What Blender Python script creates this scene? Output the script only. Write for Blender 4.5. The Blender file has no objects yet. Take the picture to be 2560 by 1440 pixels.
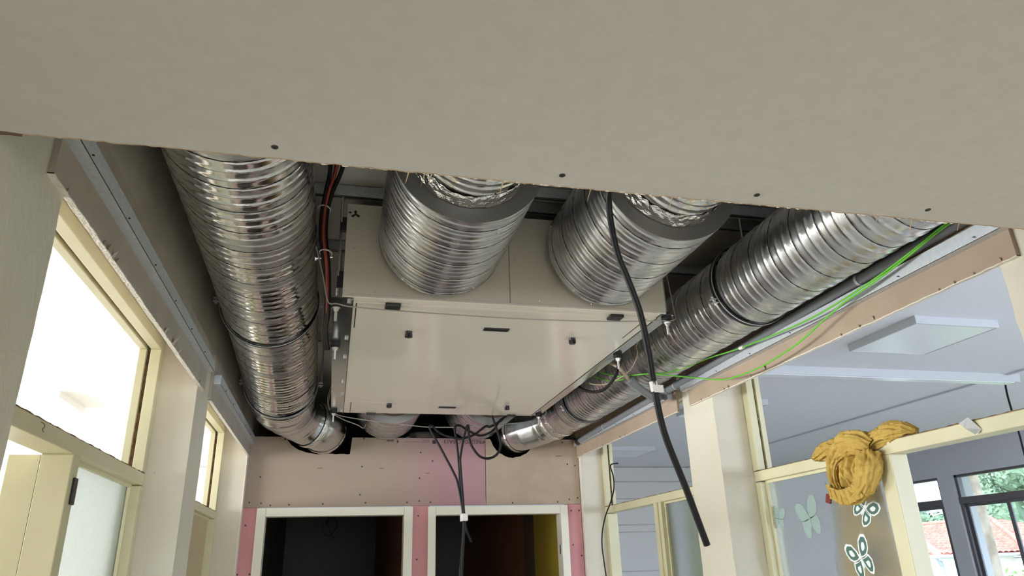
import bpy, bmesh, math, random
from mathutils import Vector, Matrix, noise
random.seed(7)
H = 1.69                                   # height of the lens above the floor; all z below are relative to it
SC = bpy.context.scene
COL = SC.collection

# ------------------------------------------------------------------ camera
cam_d = bpy.data.cameras.new('camera'); cam = bpy.data.objects.new('camera', cam_d); COL.objects.link(cam)
cam_d.sensor_width = 36.0; cam_d.lens = 1776.42 / 2560 * 36; cam_d.clip_start = 0.02; cam_d.clip_end = 300
_r = Vector((0.97221588, -0.23223974, -0.02934266)); _d = Vector((0.05806548, 0.36069008, -0.9308765)); _f = Vector((0.22677012, 0.90330912, 0.36415374))
cam.matrix_world = Matrix(((_r.x, -_d.x, -_f.x, 0), (_r.y, -_d.y, -_f.y, 0), (_r.z, -_d.z, -_f.z, H), (0, 0, 0, 1)))
SC.camera = cam

# ------------------------------------------------------------------ world, sun, daylight, added fill
W = bpy.data.worlds.new('sky'); SC.world = W; W.use_nodes = True
bg = W.node_tree.nodes['Background']; bg.inputs[0].default_value = (0.70, 0.84, 1.0, 1); bg.inputs[1].default_value = 5.0
def light(name, kind, loc, rot, energy, color, size=None, size_y=None):
    d = bpy.data.lights.new(name, kind); o = bpy.data.objects.new(name, d); COL.objects.link(o)
    o.location = (loc[0], loc[1], loc[2] + H); o.rotation_euler = rot; d.energy = energy; d.color = color
    if kind == 'AREA':
        d.shape = 'RECTANGLE'; d.size = size; d.size_y = size_y
    return o
PI = math.pi
sun = light('sun', 'SUN', (0, 0, 20), (0, math.radians(-42), math.radians(-12)), 4.2, (1.0, 0.97, 0.92)); sun.data.angle = 0.01
light('daylight_left_windows', 'AREA', (-7.35, 4.5, 0.1), (0, -PI/2, 0), 800, (1.0, 0.985, 0.955), 1.7, 10)
light('fill_right_room', 'AREA', (7.9, -3.1, 0.1), (0, PI/2, 0), 235, (0.72, 0.81, 1.0), 1.6, 5.2)  # unseen area lamp, added to brighten the right room
light('fill_corridor_end', 'AREA', (0.6, -5.8, 0.0), (PI/2, 0, 0), 75, (0.96, 0.98, 1.0), 2.2, 1.8)  # area lamp added behind the camera as front light for the corridor
VS = SC.view_settings
SC.display_settings.display_device = 'sRGB'
VS.view_transform = 'Standard'; VS.look = 'None'; VS.exposure = 0.62; VS.gamma = 1.0; VS.use_curve_mapping = False
SC.cycles.max_bounces = 10; SC.cycles.diffuse_bounces = 5; SC.cycles.glossy_bounces = 5; SC.cycles.transmission_bounces = 8; SC.cycles.transparent_max_bounces = 12
SC.cycles.sample_clamp_indirect = 8.0; SC.cycles.caustics_reflective = False

# ------------------------------------------------------------------ materials
MATS = {}
def mat(name, col, rough=0.6, metal=0.0, col2=None, scale=8.0, bump=0.0, bscale=60.0, spec=0.5, stretch=(1, 1, 1), detail=4.0, lo=0.35, hi=0.65, rough2=None):
    m = bpy.data.materials.new(name); m.use_nodes = True; nt = m.node_tree; N = nt.nodes; Lk = nt.links
    b = N['Principled BSDF']; b.inputs['Base Color'].default_value = (*col, 1); b.inputs['Roughness'].default_value = rough
    b.inputs['Metallic'].default_value = metal; b.inputs['Specular IOR Level'].default_value = spec
    tc = N.new('ShaderNodeTexCoord'); mp = N.new('ShaderNodeMapping'); mp.inputs['Scale'].default_value = stretch
    Lk.new(tc.outputs['Object'], mp.inputs['Vector'])
    if col2 or rough2 is not None:
        n = N.new('ShaderNodeTexNoise'); n.inputs['Scale'].default_value = scale; n.inputs['Detail'].default_value = detail
        Lk.new(mp.outputs[0], n.inputs['Vector'])
        mr = N.new('ShaderNodeMapRange'); mr.inputs['From Min'].default_value = lo; mr.inputs['From Max'].default_value = hi
        Lk.new(n.outputs['Fac'], mr.inputs['Value'])
        if col2:
            mx = N.new('ShaderNodeMix'); mx.data_type = 'RGBA'; mx.inputs['A'].default_value = (*col, 1); mx.inputs['B'].default_value = (*col2, 1)
            Lk.new(mr.outputs[0], mx.inputs['Factor']); Lk.new(mx.outputs['Result'], b.inputs['Base Color'])
        if rough2 is not None:
            m2 = N.new('ShaderNodeMapRange'); m2.inputs['To Min'].default_value = rough; m2.inputs['To Max'].default_value = rough2
            Lk.new(mr.outputs[0], m2.inputs['Value']); Lk.new(m2.outputs[0], b.inputs['Roughness'])
    if bump:
        n2 = N.new('ShaderNodeTexNoise'); n2.inputs['Scale'].default_value = bscale; n2.inputs['Detail'].default_value = 3
        Lk.new(mp.outputs[0], n2.inputs['Vector'])
        bp = N.new('ShaderNodeBump'); bp.inputs['Strength'].default_value = bump; bp.inputs['Distance'].default_value = 0.01
        Lk.new(n2.outputs['Fac'], bp.inputs['Height']); Lk.new(bp.outputs[0], b.inputs['Normal'])
    MATS[name] = m
    return m
def srgb(r, g, b):
    f = lambda c: (c/255/12.92) if c/255 <= 0.04045 else ((c/255+0.055)/1.055)**2.4
    return (f(r), f(g), f(b))
M = MATS
mat('ceiling_board', srgb(207, 203, 196), 0.85, col2=srgb(203, 199, 191), scale=28, bump=0.03, bscale=120, spec=0.2)
mat('kraft_board', srgb(178, 158, 138), 0.85, col2=srgb(170, 150, 130), scale=6, bump=0.02, spec=0.2)
mat('kraft_board_grey', srgb(184, 173, 160), 0.85, col2=srgb(172, 162, 150), scale=6, bump=0.02, spec=0.2)
mat('gypsum_core', srgb(226, 218, 204), 0.95, bump=0.5, bscale=120)
mat('paper_tear', srgb(190, 164, 134), 0.9)
mat('paper_dark', srgb(112, 94, 76), 0.9)
mat('wall_paint', srgb(211, 204, 185), 0.6, col2=srgb(206, 198, 178), scale=3, bump=0.22, bscale=55, stretch=(1, 1, 0.5))
mat('lintel_paint', srgb(196, 188, 168), 0.75, col2=srgb(178, 170, 152), scale=4, bump=0.1)
mat('frame_paint', srgb(214, 208, 172), 0.42, col2=srgb(209, 202, 165), scale=5, bump=0.04, bscale=30)
mat('groove_wood', srgb(84, 62, 46), 0.8, col2=srgb(140, 110, 76), scale=30, bump=0.4)
mat('room_ceiling', srgb(228, 228, 234), 0.8)
mat('room_ceiling_left', srgb(214, 215, 216), 0.8)
mat('room_wall', srgb(226, 222, 218), 0.8)
mat('room_wall_warm', srgb(232, 229, 222), 0.8)
mat('room_wall_grey', srgb(220, 220, 228), 0.8)
mat('floor', srgb(234, 232, 229), 0.5, col2=srgb(228, 225, 221), scale=4)
mat('floor_wood', srgb(152, 147, 141), 0.5, col2=srgb(138, 133, 127), scale=4)
mat('slab', srgb(234, 229, 220), 0.85, col2=srgb(226, 220, 211), scale=4, bump=0.05)
mat('galv', (0.72, 0.73, 0.75), 0.22, 1.0, col2=(0.52, 0.54, 0.56), scale=5, bump=0.008, bscale=10, rough2=0.36, stretch=(1, 3, 1), detail=6)
mat('galv_bright', (0.86, 0.86, 0.85), 0.14, 1.0, col2=(0.60, 0.60, 0.59), scale=4.5, bump=0.012, bscale=7, rough2=0.36, stretch=(1, 3.0, 1), detail=8, lo=0.48, hi=0.60)
mat('galv_matt', (0.66, 0.69, 0.72), 0.42, 0.55, col2=(0.58, 0.61, 0.64), scale=60, rough2=0.5)
mat('galv_smooth', (0.62, 0.63, 0.64), 0.2, 1.0, bump=0.03, bscale=6)
mat('end_plate', srgb(150, 148, 146), 0.45, 0.6)
mat('seam_dark', (0.035, 0.036, 0.04), 0.6, 0.3)
mat('foil_tape', (0.85, 0.84, 0.82), 0.13, 1.0, bump=0.8, bscale=45)
mat('insulation_edge', srgb(120, 100, 80), 0.9)
mat('ahu_paint', srgb(228, 221, 207), 0.15, spec=0.55, bump=0.015, bscale=5)
mat('ahu_face', srgb(218, 209, 193), 0.35, spec=0.4)
mat('black_plastic', (0.012, 0.012, 0.014), 0.35)
mat('black_rubber', (0.010, 0.010, 0.011), 0.6)
mat('zinc', (0.78, 0.78, 0.76), 0.3, 0.8)
mat('cable_black', (0.012, 0.011, 0.012), 0.5, spec=0.22)
mat('cable_red', srgb(150, 62, 44), 0.5)
mat('cable_green', srgb(104, 190, 52), 0.4)
mat('cable_grey', srgb(158, 154, 146), 0.5)
mat('cable_tan', srgb(184, 164, 140), 0.5)
mat('white_plastic', srgb(232, 230, 226), 0.4)
mat('pvc_grey', srgb(128, 130, 134), 0.38)
mat('pink_board', srgb(206, 148, 150), 0.85, col2=srgb(198, 140, 144), scale=5, spec=0.2)
mat('door_frame_white', srgb(226, 220, 202), 0.4)
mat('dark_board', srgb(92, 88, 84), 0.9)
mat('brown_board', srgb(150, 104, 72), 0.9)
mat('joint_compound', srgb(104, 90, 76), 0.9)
mat('yellow_wall', srgb(190, 166, 60), 0.8)
mat('ink', (0.05, 0.035, 0.035), 0.8)
mat('ink_faded', srgb(140, 104, 108), 0.8)
mat('screw_black', (0.02, 0.015, 0.012), 0.5)
mat('panel_white', srgb(206, 208, 214), 0.5)
mat('diffuser', srgb(238, 240, 246), 0.3)
mat('alu_window', srgb(110, 108, 112), 0.4, 0.3)
mat('yellow_cloth', srgb(196, 164, 84), 0.9, col2=srgb(186, 153, 74), scale=12, bump=0.15, bscale=200)
mat('yellow_curtain', srgb(190, 156, 72), 0.85)
mat('olive_curtain', srgb(150, 158, 112), 0.9)
mat('red_cloth', srgb(120, 46, 36), 0.8)
mat('foil_silver', (0.86, 0.87, 0.89), 0.3, 0.55)
mat('sticker_grey', srgb(150, 170, 164), 0.7)
mat('sticker_white', srgb(226, 230, 228), 0.6)
mat('sticker_green', srgb(70, 104, 92), 0.6)
mat('door_tan', srgb(196, 178, 138), 0.5)
mat('stone', srgb(176, 160, 140), 0.9, col2=srgb(140, 124, 106), scale=5, bump=0.5, bscale=12)
mat('soffit', srgb(214, 176, 132), 0.9)
mat('roof_tile', srgb(196, 104, 84), 0.85, col2=srgb(170, 82, 66), scale=3)
mat('render_white', srgb(240, 238, 232), 0.8)
mat('ground', srgb(120, 122, 96), 0.9, col2=srgb(96, 110, 70), scale=0.4)
mat('leaf', srgb(122, 142, 108), 0.8, col2=srgb(92, 114, 86), scale=0.8)
mat('leaf_bright', srgb(156, 184, 110), 0.8, col2=srgb(130, 160, 92), scale=1.5)
mat('bark', srgb(96, 80, 66), 0.9)
mat('pole_grey', srgb(170, 172, 176), 0.7)

def frosted(name, col, rough):
    m = bpy.data.materials.new(name); m.use_nodes = True; nt = m.node_tree; N = nt.nodes; Lk = nt.links
    b = N['Principled BSDF']; b.inputs['Base Color'].default_value = (*col, 1); b.inputs['Roughness'].default_value = rough
    b.inputs['Transmission Weight'].default_value = 0.92; b.inputs['IOR'].default_value = 1.12
    tc = N.new('ShaderNodeTexCoord'); n = N.new('ShaderNodeTexNoise'); n.inputs['Scale'].default_value = 160
    bp = N.new('ShaderNodeBump'); bp.inputs['Strength'].default_value = 0.6; bp.inputs['Distance'].default_value = 0.004
    Lk.new(tc.outputs['Object'], n.inputs['Vector']); Lk.new(n.outputs['Fac'], bp.inputs['Height']); Lk.new(bp.outputs[0], b.inputs['Normal'])
    MATS[name] = m
frosted('frosted_glass', (0.80, 0.85, 0.88), 0.5)
frosted('dimmed_frosted_glass', (0.46, 0.50, 0.49), 0.6)  # darker copy of the same glass, dims the overbright left room
def clear_glass():
    m = bpy.data.materials.new('clear_glass'); m.use_nodes = True; nt = m.node_tree; N = nt.nodes; Lk = nt.links
    N.remove(N['Principled BSDF']); out = N['Material Output']
    t = N.new('ShaderNodeBsdfTransparent'); t.inputs[0].default_value = (0.93, 0.96, 1.0, 1)
    g = N.new('ShaderNodeBsdfGlossy'); g.inputs['Roughness'].default_value = 0.02
    mx = N.new('ShaderNodeMixShader'); mx.inputs[0].default_value = 0.06
    Lk.new(t.outputs[0], mx.inputs[1]); Lk.new(g.outputs[0], mx.inputs[2]); Lk.new(mx.outputs[0], out.inputs[0])
    MATS['clear_glass'] = m
clear_glass()
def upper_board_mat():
    # kraft-faced fire board: light and shade painted into its colour, pinker mid-corridor, tan at left
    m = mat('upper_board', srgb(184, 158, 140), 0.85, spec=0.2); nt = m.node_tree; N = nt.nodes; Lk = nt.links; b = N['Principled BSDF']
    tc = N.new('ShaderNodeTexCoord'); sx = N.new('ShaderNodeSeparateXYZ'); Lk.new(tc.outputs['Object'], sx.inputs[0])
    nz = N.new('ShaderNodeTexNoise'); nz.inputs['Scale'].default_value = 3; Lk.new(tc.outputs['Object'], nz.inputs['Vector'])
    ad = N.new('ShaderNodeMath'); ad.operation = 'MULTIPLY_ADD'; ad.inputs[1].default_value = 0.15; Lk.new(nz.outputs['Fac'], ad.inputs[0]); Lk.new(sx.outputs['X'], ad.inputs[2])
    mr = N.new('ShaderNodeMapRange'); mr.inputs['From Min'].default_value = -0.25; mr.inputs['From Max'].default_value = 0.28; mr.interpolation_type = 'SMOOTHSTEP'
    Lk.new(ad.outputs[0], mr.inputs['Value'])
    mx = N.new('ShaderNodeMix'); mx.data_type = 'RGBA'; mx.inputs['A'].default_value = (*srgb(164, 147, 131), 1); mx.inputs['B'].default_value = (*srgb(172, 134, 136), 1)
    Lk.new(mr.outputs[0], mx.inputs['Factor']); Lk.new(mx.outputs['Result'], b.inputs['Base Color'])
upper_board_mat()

# ------------------------------------------------------------------ builders
class MB:
    def __init__(s): s.v = []; s.f = []; s.mi = []; s.cur = 0
    def add(s, vs, fs):
        o = len(s.v); s.v += [tuple(p) for p in vs]; s.f += [tuple(i + o for i in f) for f in fs]; s.mi += [s.cur] * len(fs); return s
    def box(s, x0, x1, y0, y1, z0, z1):
        vs = [(x, y, z) for z in (z0, z1) for y in (y0, y1) for x in (x0, x1)]
        return s.add(vs, [(0, 2, 3, 1), (4, 5, 7, 6), (0, 1, 5, 4), (2, 6, 7, 3), (0, 4, 6, 2), (1, 3, 7, 5)])
    def prism(s, poly, axis, a, b):
        """poly: 2-D points; axis 'x' -> (y,z), 'y' -> (x,z), 'z' -> (x,y)"""
        n = len(poly)
        P = {'x': lambda p, t: (t, p[0], p[1]), 'y': lambda p, t: (p[0], t, p[1]), 'z': lambda p, t: (p[0], p[1], t)}[axis]
        ar = sum(poly[i][0]*poly[(i+1) % n][1] - poly[(i+1) % n][0]*poly[i][1] for i in range(n))
        if ar < 0: poly = poly[::-1]
        vs = [P(p, a) for p in poly] + [P(p, b) for p in poly]
        fl = (axis == 'y')
        fs = [tuple(range(n)), tuple(range(2*n-1, n-1, -1))] + [(i, i+n, (i+1) % n + n, (i+1) % n) for i in range(n)]
        if not fl: fs = [f[::-1] for f in fs]
        if axis == 'y': pass
        return s.add(vs, fs)
    def tube(s, pts, r, n=10, cap=True, closed=False):
        pts = [Vector(p) for p in pts]; m = len(pts); rs = r if isinstance(r, (list, tuple)) else [r]*m
        T = []
        for i in range(m):
            a = pts[i-1] if (i or closed) else pts[0]; b = pts[(i+1) % m] if (i < m-1 or closed) else pts[-1]
            T.append((b-a).normalized() if (b-a).length > 1e-9 else Vector((0, 1, 0)))
        u = T[0].orthogonal().normalized(); vs = []
        for i in range(m):
            u = (u - T[i]*u.dot(T[i]));
            u = u.normalized() if u.length > 1e-6 else T[i].orthogonal().normalized()
            w = T[i].cross(u)
            vs += [pts[i] + (u*math.cos(2*PI*k/n) + w*math.sin(2*PI*k/n))*rs[i] for k in range(n)]
        fs = []
        for i in range(m if closed else m-1):
            j = (i+1) % m
            fs += [(i*n+k, i*n+(k+1) % n, j*n+(k+1) % n, j*n+k) for k in range(n)]
        if cap and not closed: fs += [tuple(range(n-1, -1, -1)), tuple((m-1)*n+k for k in range(n))]
        return s.add(vs, fs)
    def cyl(s, a, b, r, n=16, r2=None): return s.tube([a, b], [r, r if r2 is None else r2], n)
    def annulus(s, c, axis, r0, r1, t, n=48):
        """flat ring of thickness t, centre c, normal axis"""
        A = Vector(axis).normalized(); u = A.orthogonal().normalized(); w = A.cross(u); c = Vector(c); vs = []
        for d, r in ((0, r0), (0, r1), (t, r1), (t, r0)):
            vs += [c + A*d + (u*math.cos(2*PI*k/n) + w*math.sin(2*PI*k/n))*r for k in range(n)]
        fs = []
        for q in range(4):
            p = (q+1) % 4
            fs += [(q*n+k, q*n+(k+1) % n, p*n+(k+1) % n, p*n+k) for k in range(n)]
        return s.add(vs, fs)
    def build(s, name, m, parent=None, smooth=None, bevel=0.0, label=None, kind=None, mats=None):
        me = bpy.data.meshes.new(name)
        if parent is not None: org = Vector(parent['org'])
        else:
            xs, ys, zs = zip(*s.v); org = Vector(((min(xs)+max(xs))/2, (min(ys)+max(ys))/2, min(zs)))
        me.from_pydata([(p[0]-org.x, p[1]-org.y, p[2]-org.z) for p in s.v], [], s.f)
        bm = bmesh.new(); bm.from_mesh(me); bmesh.ops.recalc_face_normals(bm, faces=bm.faces); bm.to_mesh(me); bm.free()
        for q in (mats or [m]): me.materials.append(M[q])
        if mats:
            for p, i in zip(me.polygons, s.mi): p.material_index = i
        if smooth is not None:
            me.shade_smooth()
            if smooth > 0: me.set_sharp_from_angle(angle=math.radians(smooth))
        o = bpy.data.objects.new(name, me); COL.objects.link(o)
        if parent is not None:
            o.parent = parent
        else: o.location = (org.x, org.y, org.z + H)
        o['org'] = tuple(org)
        if bevel:
            b = o.modifiers.new('bevel', 'BEVEL'); b.width = bevel; b.segments = 2; b.limit_method = 'ANGLE'
        if label: o['label'] = label
        if kind: o['kind'] = kind
        return o
def tag(o, label, cat, group=None):
    o['label'] = label; o['category'] = cat
    if group: o['group'] = group
    return o
def thing(name, loc, label=None, cat=None, group=None, kind=None):
    o = bpy.data.objects.new(name, None); COL.objects.link(o); o.location = (loc[0], loc[1], loc[2]+H); o['org'] = tuple(loc); o.empty_display_size = 0.05
    if label: o['label'] = label
    if cat: o['category'] = cat
    if group: o['group'] = group
    if kind: o['kind'] = kind
    return o
def box(name, m, b, parent=None, bevel=0.0, kind=None, label=None):
    return MB().box(*b).build(name, m, parent, bevel=bevel, kind=kind, label=label)
def copy_part(o, parent, loc):
    c = o.copy(); COL.objects.link(c); c.parent = parent; c.location = loc; return c
def spline(pts, sub=6):
    """Catmull-Rom through the points"""
    P = [Vector(p) for p in pts]; out = []
    for i in range(len(P)-1):
        a = P[max(i-1, 0)]; b = P[i]; c = P[i+1]; d = P[min(i+2, len(P)-1)]
        for k in range(sub):
            t = k/sub
            out.append(0.5*((2*b) + (c-a)*t + (2*a-5*b+4*c-d)*t*t + (3*b-3*c+d-a)*t**3))
    return out + [P[-1]]
def cable(name, pts, r, m, parent=None, n=8, sub=6):
    return MB().tube(spline(pts, sub), r, n).build(name, m, parent, smooth=50)

def spiral(path, radius, pitch=0.137, ribs=3, nth=96, per=26, rib_h=0.0028, seam_d=0.0035, cap=False):
    """helically wound duct: path(t)->(centre, tangent), t in metres. Returns (body mesh builder, seam builder)"""
    L = path['len']; n = max(8, int(L/pitch*per)); mb = MB(); vs = []; fs = []
    seamw = 0.5/per*1.6
    for i in range(n+1):
        t = L*i/n; c, tg = path['f'](t); r0 = radius(t) if callable(radius) else radius
        tg = Vector(tg).normalized(); u = Vector((0, 0, 1)); u = (u - tg*u.dot(tg)).normalized(); w = tg.cross(u)
        for k in range(nth):
            th = 2*PI*k/nth
            ph = (t/pitch + th/(2*PI)) % 1.0
            d = min(ph, 1-ph)
            r = r0
            if d < 0.035: r -= seam_d*(1 - d/0.035)
            else:
                for q in range(1, ribs+1):
                    e = abs(ph - q/(ribs+1))
                    if e < 0.06: r += rib_h*0.5*(1+math.cos(PI*e/0.06))
            vs.append(Vector(c) + (u*math.cos(th) + w*math.sin(th))*r)
    for i in range(n):
        for k in range(nth):
            fs.append((i*nth+k, i*nth+(k+1) % nth, (i+1)*nth+(k+1) % nth, (i+1)*nth+k))
    mb.add(vs, fs)
    # the dark lock seam, a thin helix lying in the groove
    sm = []
    turns = int(L/pitch*36)
    for j in range(turns+1):
        s_ = j/36.0; th = -2*PI*s_; t = s_*pitch
        if t > L: break
        c, tg = path['f'](t); r0 = radius(t) if callable(radius) else radius
        tg = Vector(tg).normalized(); u = Vector((0, 0, 1)); u = (u - tg*u.dot(tg)).normalized(); w = tg.cross(u)
        sm.append(Vector(c) + (u*math.cos(th) + w*math.sin(th))*(r0-0.0012))
    # helix direction: ph constant when t/pitch + th/2pi constant -> th = -2pi t/pitch
    return mb, MB().tube(sm, 0.0014, 5)
def straight(a, b):
    a = Vector(a); b = Vector(b); d = b-a; L = d.length; d.normalize()
    return {'len': L, 'f': lambda t: (a + d*t, d)}
def curve_path(pts, sub=24):
    P = spline(pts, sub); S = [0.0]
    for i in range(1, len(P)): S.append(S[-1] + (P[i]-P[i-1]).length)
    def f(t):
        lo, hi = 0, len(P)-1
        t = min(max(t, 0), S[-1])
        while hi-lo > 1:
            m = (lo+hi)//2
            if S[m] <= t: lo = m
            else: hi = m
        q = (t-S[lo])/max(S[hi]-S[lo], 1e-9)
        a = P[max(lo-1, 0)]; b = P[min(hi+1, len(P)-1)]
        return P[lo].lerp(P[hi], q), (b-a).normalized()
    return {'len': S[-1], 'f': f}

XL, XR = -0.585, 1.78            # corridor faces of the side walls
XLO, XRO = -0.82, 2.02           # room faces
FL = -H                          # floor
SLAB = 1.38; ROOMC = 1.31
YE = 5.20                        # face of the end wall
ZC = 0.70                        # underside of the fixed ceiling board
# ------------------------------------------------------------------ setting
box('floor', 'floor', (XLO, XRO, -6.2, 10.4, FL-0.1, FL), kind='structure', label='pale floor of the corridor')
box('floor_room_left', 'floor_wood', (-7.6, XLO, -6.2, 10.4, FL-0.1, FL), kind='structure', label='brown floor of the left room')
box('floor_room_right', 'floor', (XRO, 8.3, -6.2, 10.4, FL-0.1, FL), kind='structure', label='pale floor of the classroom')
MB().box(XLO, XRO, -6.2, 10.4, SLAB, SLAB+0.15).build('ceiling_slab', 'slab', kind='structure', label='bare concrete slab above the ducts')
box('ceiling_room_left', 'room_ceiling_left', (-7.6, XLO, -6.2, 10.4, ROOMC, ROOMC+0.15), kind='structure', label='white ceiling of the bright room on the left')
box('ceiling_room_right', 'room_ceiling', (XRO, 8.3, -6.2, 10.4, ROOMC, ROOMC+0.15), kind='structure', label='white ceiling of the classroom on the right')

def jag(z0, z1, y, n, amp, rnd):
    return [(y + rnd.uniform(-amp, amp), z0 + (z1-z0)*i/n) for i in range(n+1)]
def side_wall(side, xi, xo, y_near, col0, col1, y_far):
    rnd = random.Random(3 if side == 'left' else 5)
    x0, x1 = min(xi, xo), max(xi, xo)
    w = MB()
    w.prism([(-6.2, FL)] + jag(FL, 0.93, y_near, 60, 0.004, rnd) + [(-6.2, 0.93)], 'x', x0, x1)
    w.prism(jag(FL, 0.93, col0, 60, 0.0025, rnd) + jag(FL, 0.93, col1, 60, 0.0025, rnd)[::-1], 'x', x0, x1)
    w.prism(jag(FL, 0.93, y_far, 60, 0.0025, rnd) + [(10.4, 0.93), (10.4, FL)], 'x', x0, x1)
    wall = w.build('wall_'+side, 'wall_paint', kind='structure', label='cream painted corridor wall on the %s with its piers' % side)
    MB().box(x0, x1, -6.2, 10.4, 0.93, SLAB).build('lintel', 'lintel_paint', wall, label='rough lintel above the openings')
    return wall
WLm = side_wall('left', XL, XLO, 1.487, 3.16, 3.45, 5.13)
WRm = side_wall('right', XR, XRO, 1.46, 3.12, 3.43, 5.15)

# outer walls of the side rooms
wl = MB()
wl.box(-7.6, -7.4, -6.2, 10.4, FL, -0.8); wl.box(-7.6, -7.4, -6.2, 10.4, 0.95, ROOMC)
wl.box(-7.6, -7.4, -6.2, -0.6, -0.8, 0.95); wl.box(-7.6, -7.4, 9.6, 10.4, -0.8, 0.95)
wl.build('wall_outer_left', 'room_wall_warm', kind='structure', label='outer wall of the left room with a long window opening')
wr = MB()
WINS_AND_ADDED = [(8.33, 9.15), (6.70, 8.08), (5.10, 6.45), (3.50, 4.85), (1.90, 3.25), (0.3, 1.65), (-1.9, -0.5), (-3.8, -2.3), (-5.7, -4.2)]  # last three openings are unseen, added for the right fill lamp
X0, X1 = 7.97, 8.25
wr.box(X0, X1, -6.2, 10.4, FL, -0.75); wr.box(X0, X1, -6.2, 10.4, 0.95, ROOMC)
ys = sorted(WINS_AND_ADDED); prev = -6.2
for a, b in ys:
    wr.box(X0, X1, prev, a, -0.75, 0.95); prev = b
wr.box(X0, X1, prev, 10.4, -0.75, 0.95)
wr.build('wall_outer_right', 'room_wall_grey', kind='structure', label='grey outer wall of the classroom with its windows and openings added for light')
for side, x0, x1, m in (('left', -7.6, XLO, 'room_wall_warm'), ('right', XRO, 8.3, 'room_wall')):
    w = box('wall_far_'+side, m, (x0, x1, 10.06, 10.2, FL, ROOMC), kind='structure', label='far boarded wall of the %s room' % side)
    zs = [FL, -1.2, -0.65, -0.12, 0.40, 0.50, 0.86, 1.10, ROOMC] if side == 'right' else [FL, -1.2, -0.6, 0.0, 0.55, 0.80, 1.07, ROOMC]
    for a, b in zip(zs[:-1], zs[1:]):
        box('wall_board', m, (x0, x1, 10.035, 10.06, a+0.006, b-0.006), w, bevel=0.003)
    box('wall_back_'+side, m, (x0, x1, -6.2, -6.1, FL, ROOMC), kind='structure', label='back wall of the %s room behind the camera' % side)
bw = MB(); bw.box(XL, XR, -6.2, -6.1, FL, -0.95); bw.box(XL, XR, -6.2, -6.1, 0.95, SLAB); bw.box(XL, -0.5, -6.2, -6.1, -0.95, 0.95); bw.box(1.7, XR, -6.2, -6.1, -0.95, 0.95)
bw.build('wall_back', 'wall_paint', kind='structure', label='corridor wall behind the camera with an added opening behind the fill lamp')

# fixed ceiling board above the camera, torn along its far edge
rnd = random.Random(11)
edge = []
x = XL
while x < XR:
    edge.append((x, 1.180 + rnd.uniform(-0.0022, 0.0022) + 0.003*math.sin(x*3.1))); x += 0.011
edge.append((XR, 1.180))
cb = MB().prism([(XL, -6.1)] + edge + [(XR, -6.1)], 'z', ZC, ZC+0.0125)
ceil = cb.build('ceiling', 'ceiling_board', kind='structure', label='beige plasterboard ceiling panel overhead, torn along its far edge')
MB().prism([(p[0], p[1]-0.0022) for p in edge] + [(p[0], p[1]+0.0006) for p in edge[::-1]], 'z', ZC-0.0005, ZC+0.004).build('torn_edge', 'paper_tear', ceil, label='brown torn paper line along the cut edge')
for sx, sy in ((-0.137, 1.139), (0.393, 1.139), (0.815, 1.141), (1.229, 1.133)):
    s = MB(); s.annulus((sx, sy, ZC-0.0012), (0, 0, 1), 0.002, 0.0062, 0.0012, 14); s.cyl((sx, sy, ZC-0.0004), (sx, sy, ZC+0.0005), 0.0052, 12)
    s.build('screw', 'screw_black', ceil, label='dark countersunk screw head')
# torn paper along the edge: each tuft is a small curled strip
for i in range(70):
    tx = -0.05 + (1.42)*(i/70) + rnd.uniform(-.012, .012)
    big = rnd.random() < 0.10
    l = rnd.uniform(0.010, 0.030) if big else rnd.uniform(0.003, 0.008)
    wd = rnd.uniform(0.002, 0.004) if big else rnd.uniform(0.003, 0.009)
    y0 = 1.1795; dz = -l if big else -l*0.3
    t = MB(); t.add([(tx, y0, ZC), (tx+wd, y0, ZC), (tx+wd*1.1+dz*0.2, y0+l*0.35, ZC+dz*0.6), (tx+dz*0.2, y0+l*0.3, ZC+dz),
                     (tx, y0, ZC+.0012), (tx+wd, y0, ZC+.0012), (tx+wd*1.1+dz*0.2, y0+l*0.35+.0008, ZC+dz*0.6+.0008), (tx+dz*0.2, y0+l*0.3+.0008, ZC+dz+.0008)],
                    [(0, 1, 2, 3), (7, 6, 5, 4), (0, 4, 5, 1), (1, 5, 6, 2), (2, 6, 7, 3), (3, 7, 4, 0)])
    t.build('paper_tuft', 'gypsum_core' if not big else 'paper_tear', ceil)
MB().prism([(XL, 1.174), (XL+0.020, 1.1735), (XL+0.042, 1.176), (XL+0.038, 1.184), (XL+0.02, 1.183), (XL, 1.186)], 'z', ZC-0.001, ZC+0.001).build('torn_corner', 'paper_dark', ceil, label='brown torn paper at the corner of the board')

# side boards screwed over the openings (13 mm), with their metal channels
def side_board(side, y0, y1, sgn, xi, m, label):
    """sgn: +1 board stands off the left wall towards +x"""
    xa, xb = xi, xi + sgn*0.013
    t = thing('plasterboard_strip', (xi + sgn*0.0065, (y0+y1)/2, 0.745), label, 'plasterboard', 'boards over the side openings')
    rnd = random.Random(int(y0*100) + (1 if sgn > 0 else 2))
    bot = [(y0 + (y1-y0)*i/80, 0.745 + rnd.uniform(-0.0015, 0.0015)) for i in range(81)]
    MB().prism(bot + [(y1, 0.958), (y0, 0.958)], 'x', min(xa, xb), max(xa, xb)).build('board', m, t)
    # exposed gypsum along the cut lower edge
    MB().prism([(p[0], p[1]-0.0012) for p in bot] + [(p[0], p[1]+0.0022) for p in bot[::-1]], 'x', min(xa, xb)-(0.0004), max(xa, xb)+0.0004).build('cut_edge', 'gypsum_core', t, label='rough white cut edge')
    return t, rnd
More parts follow.
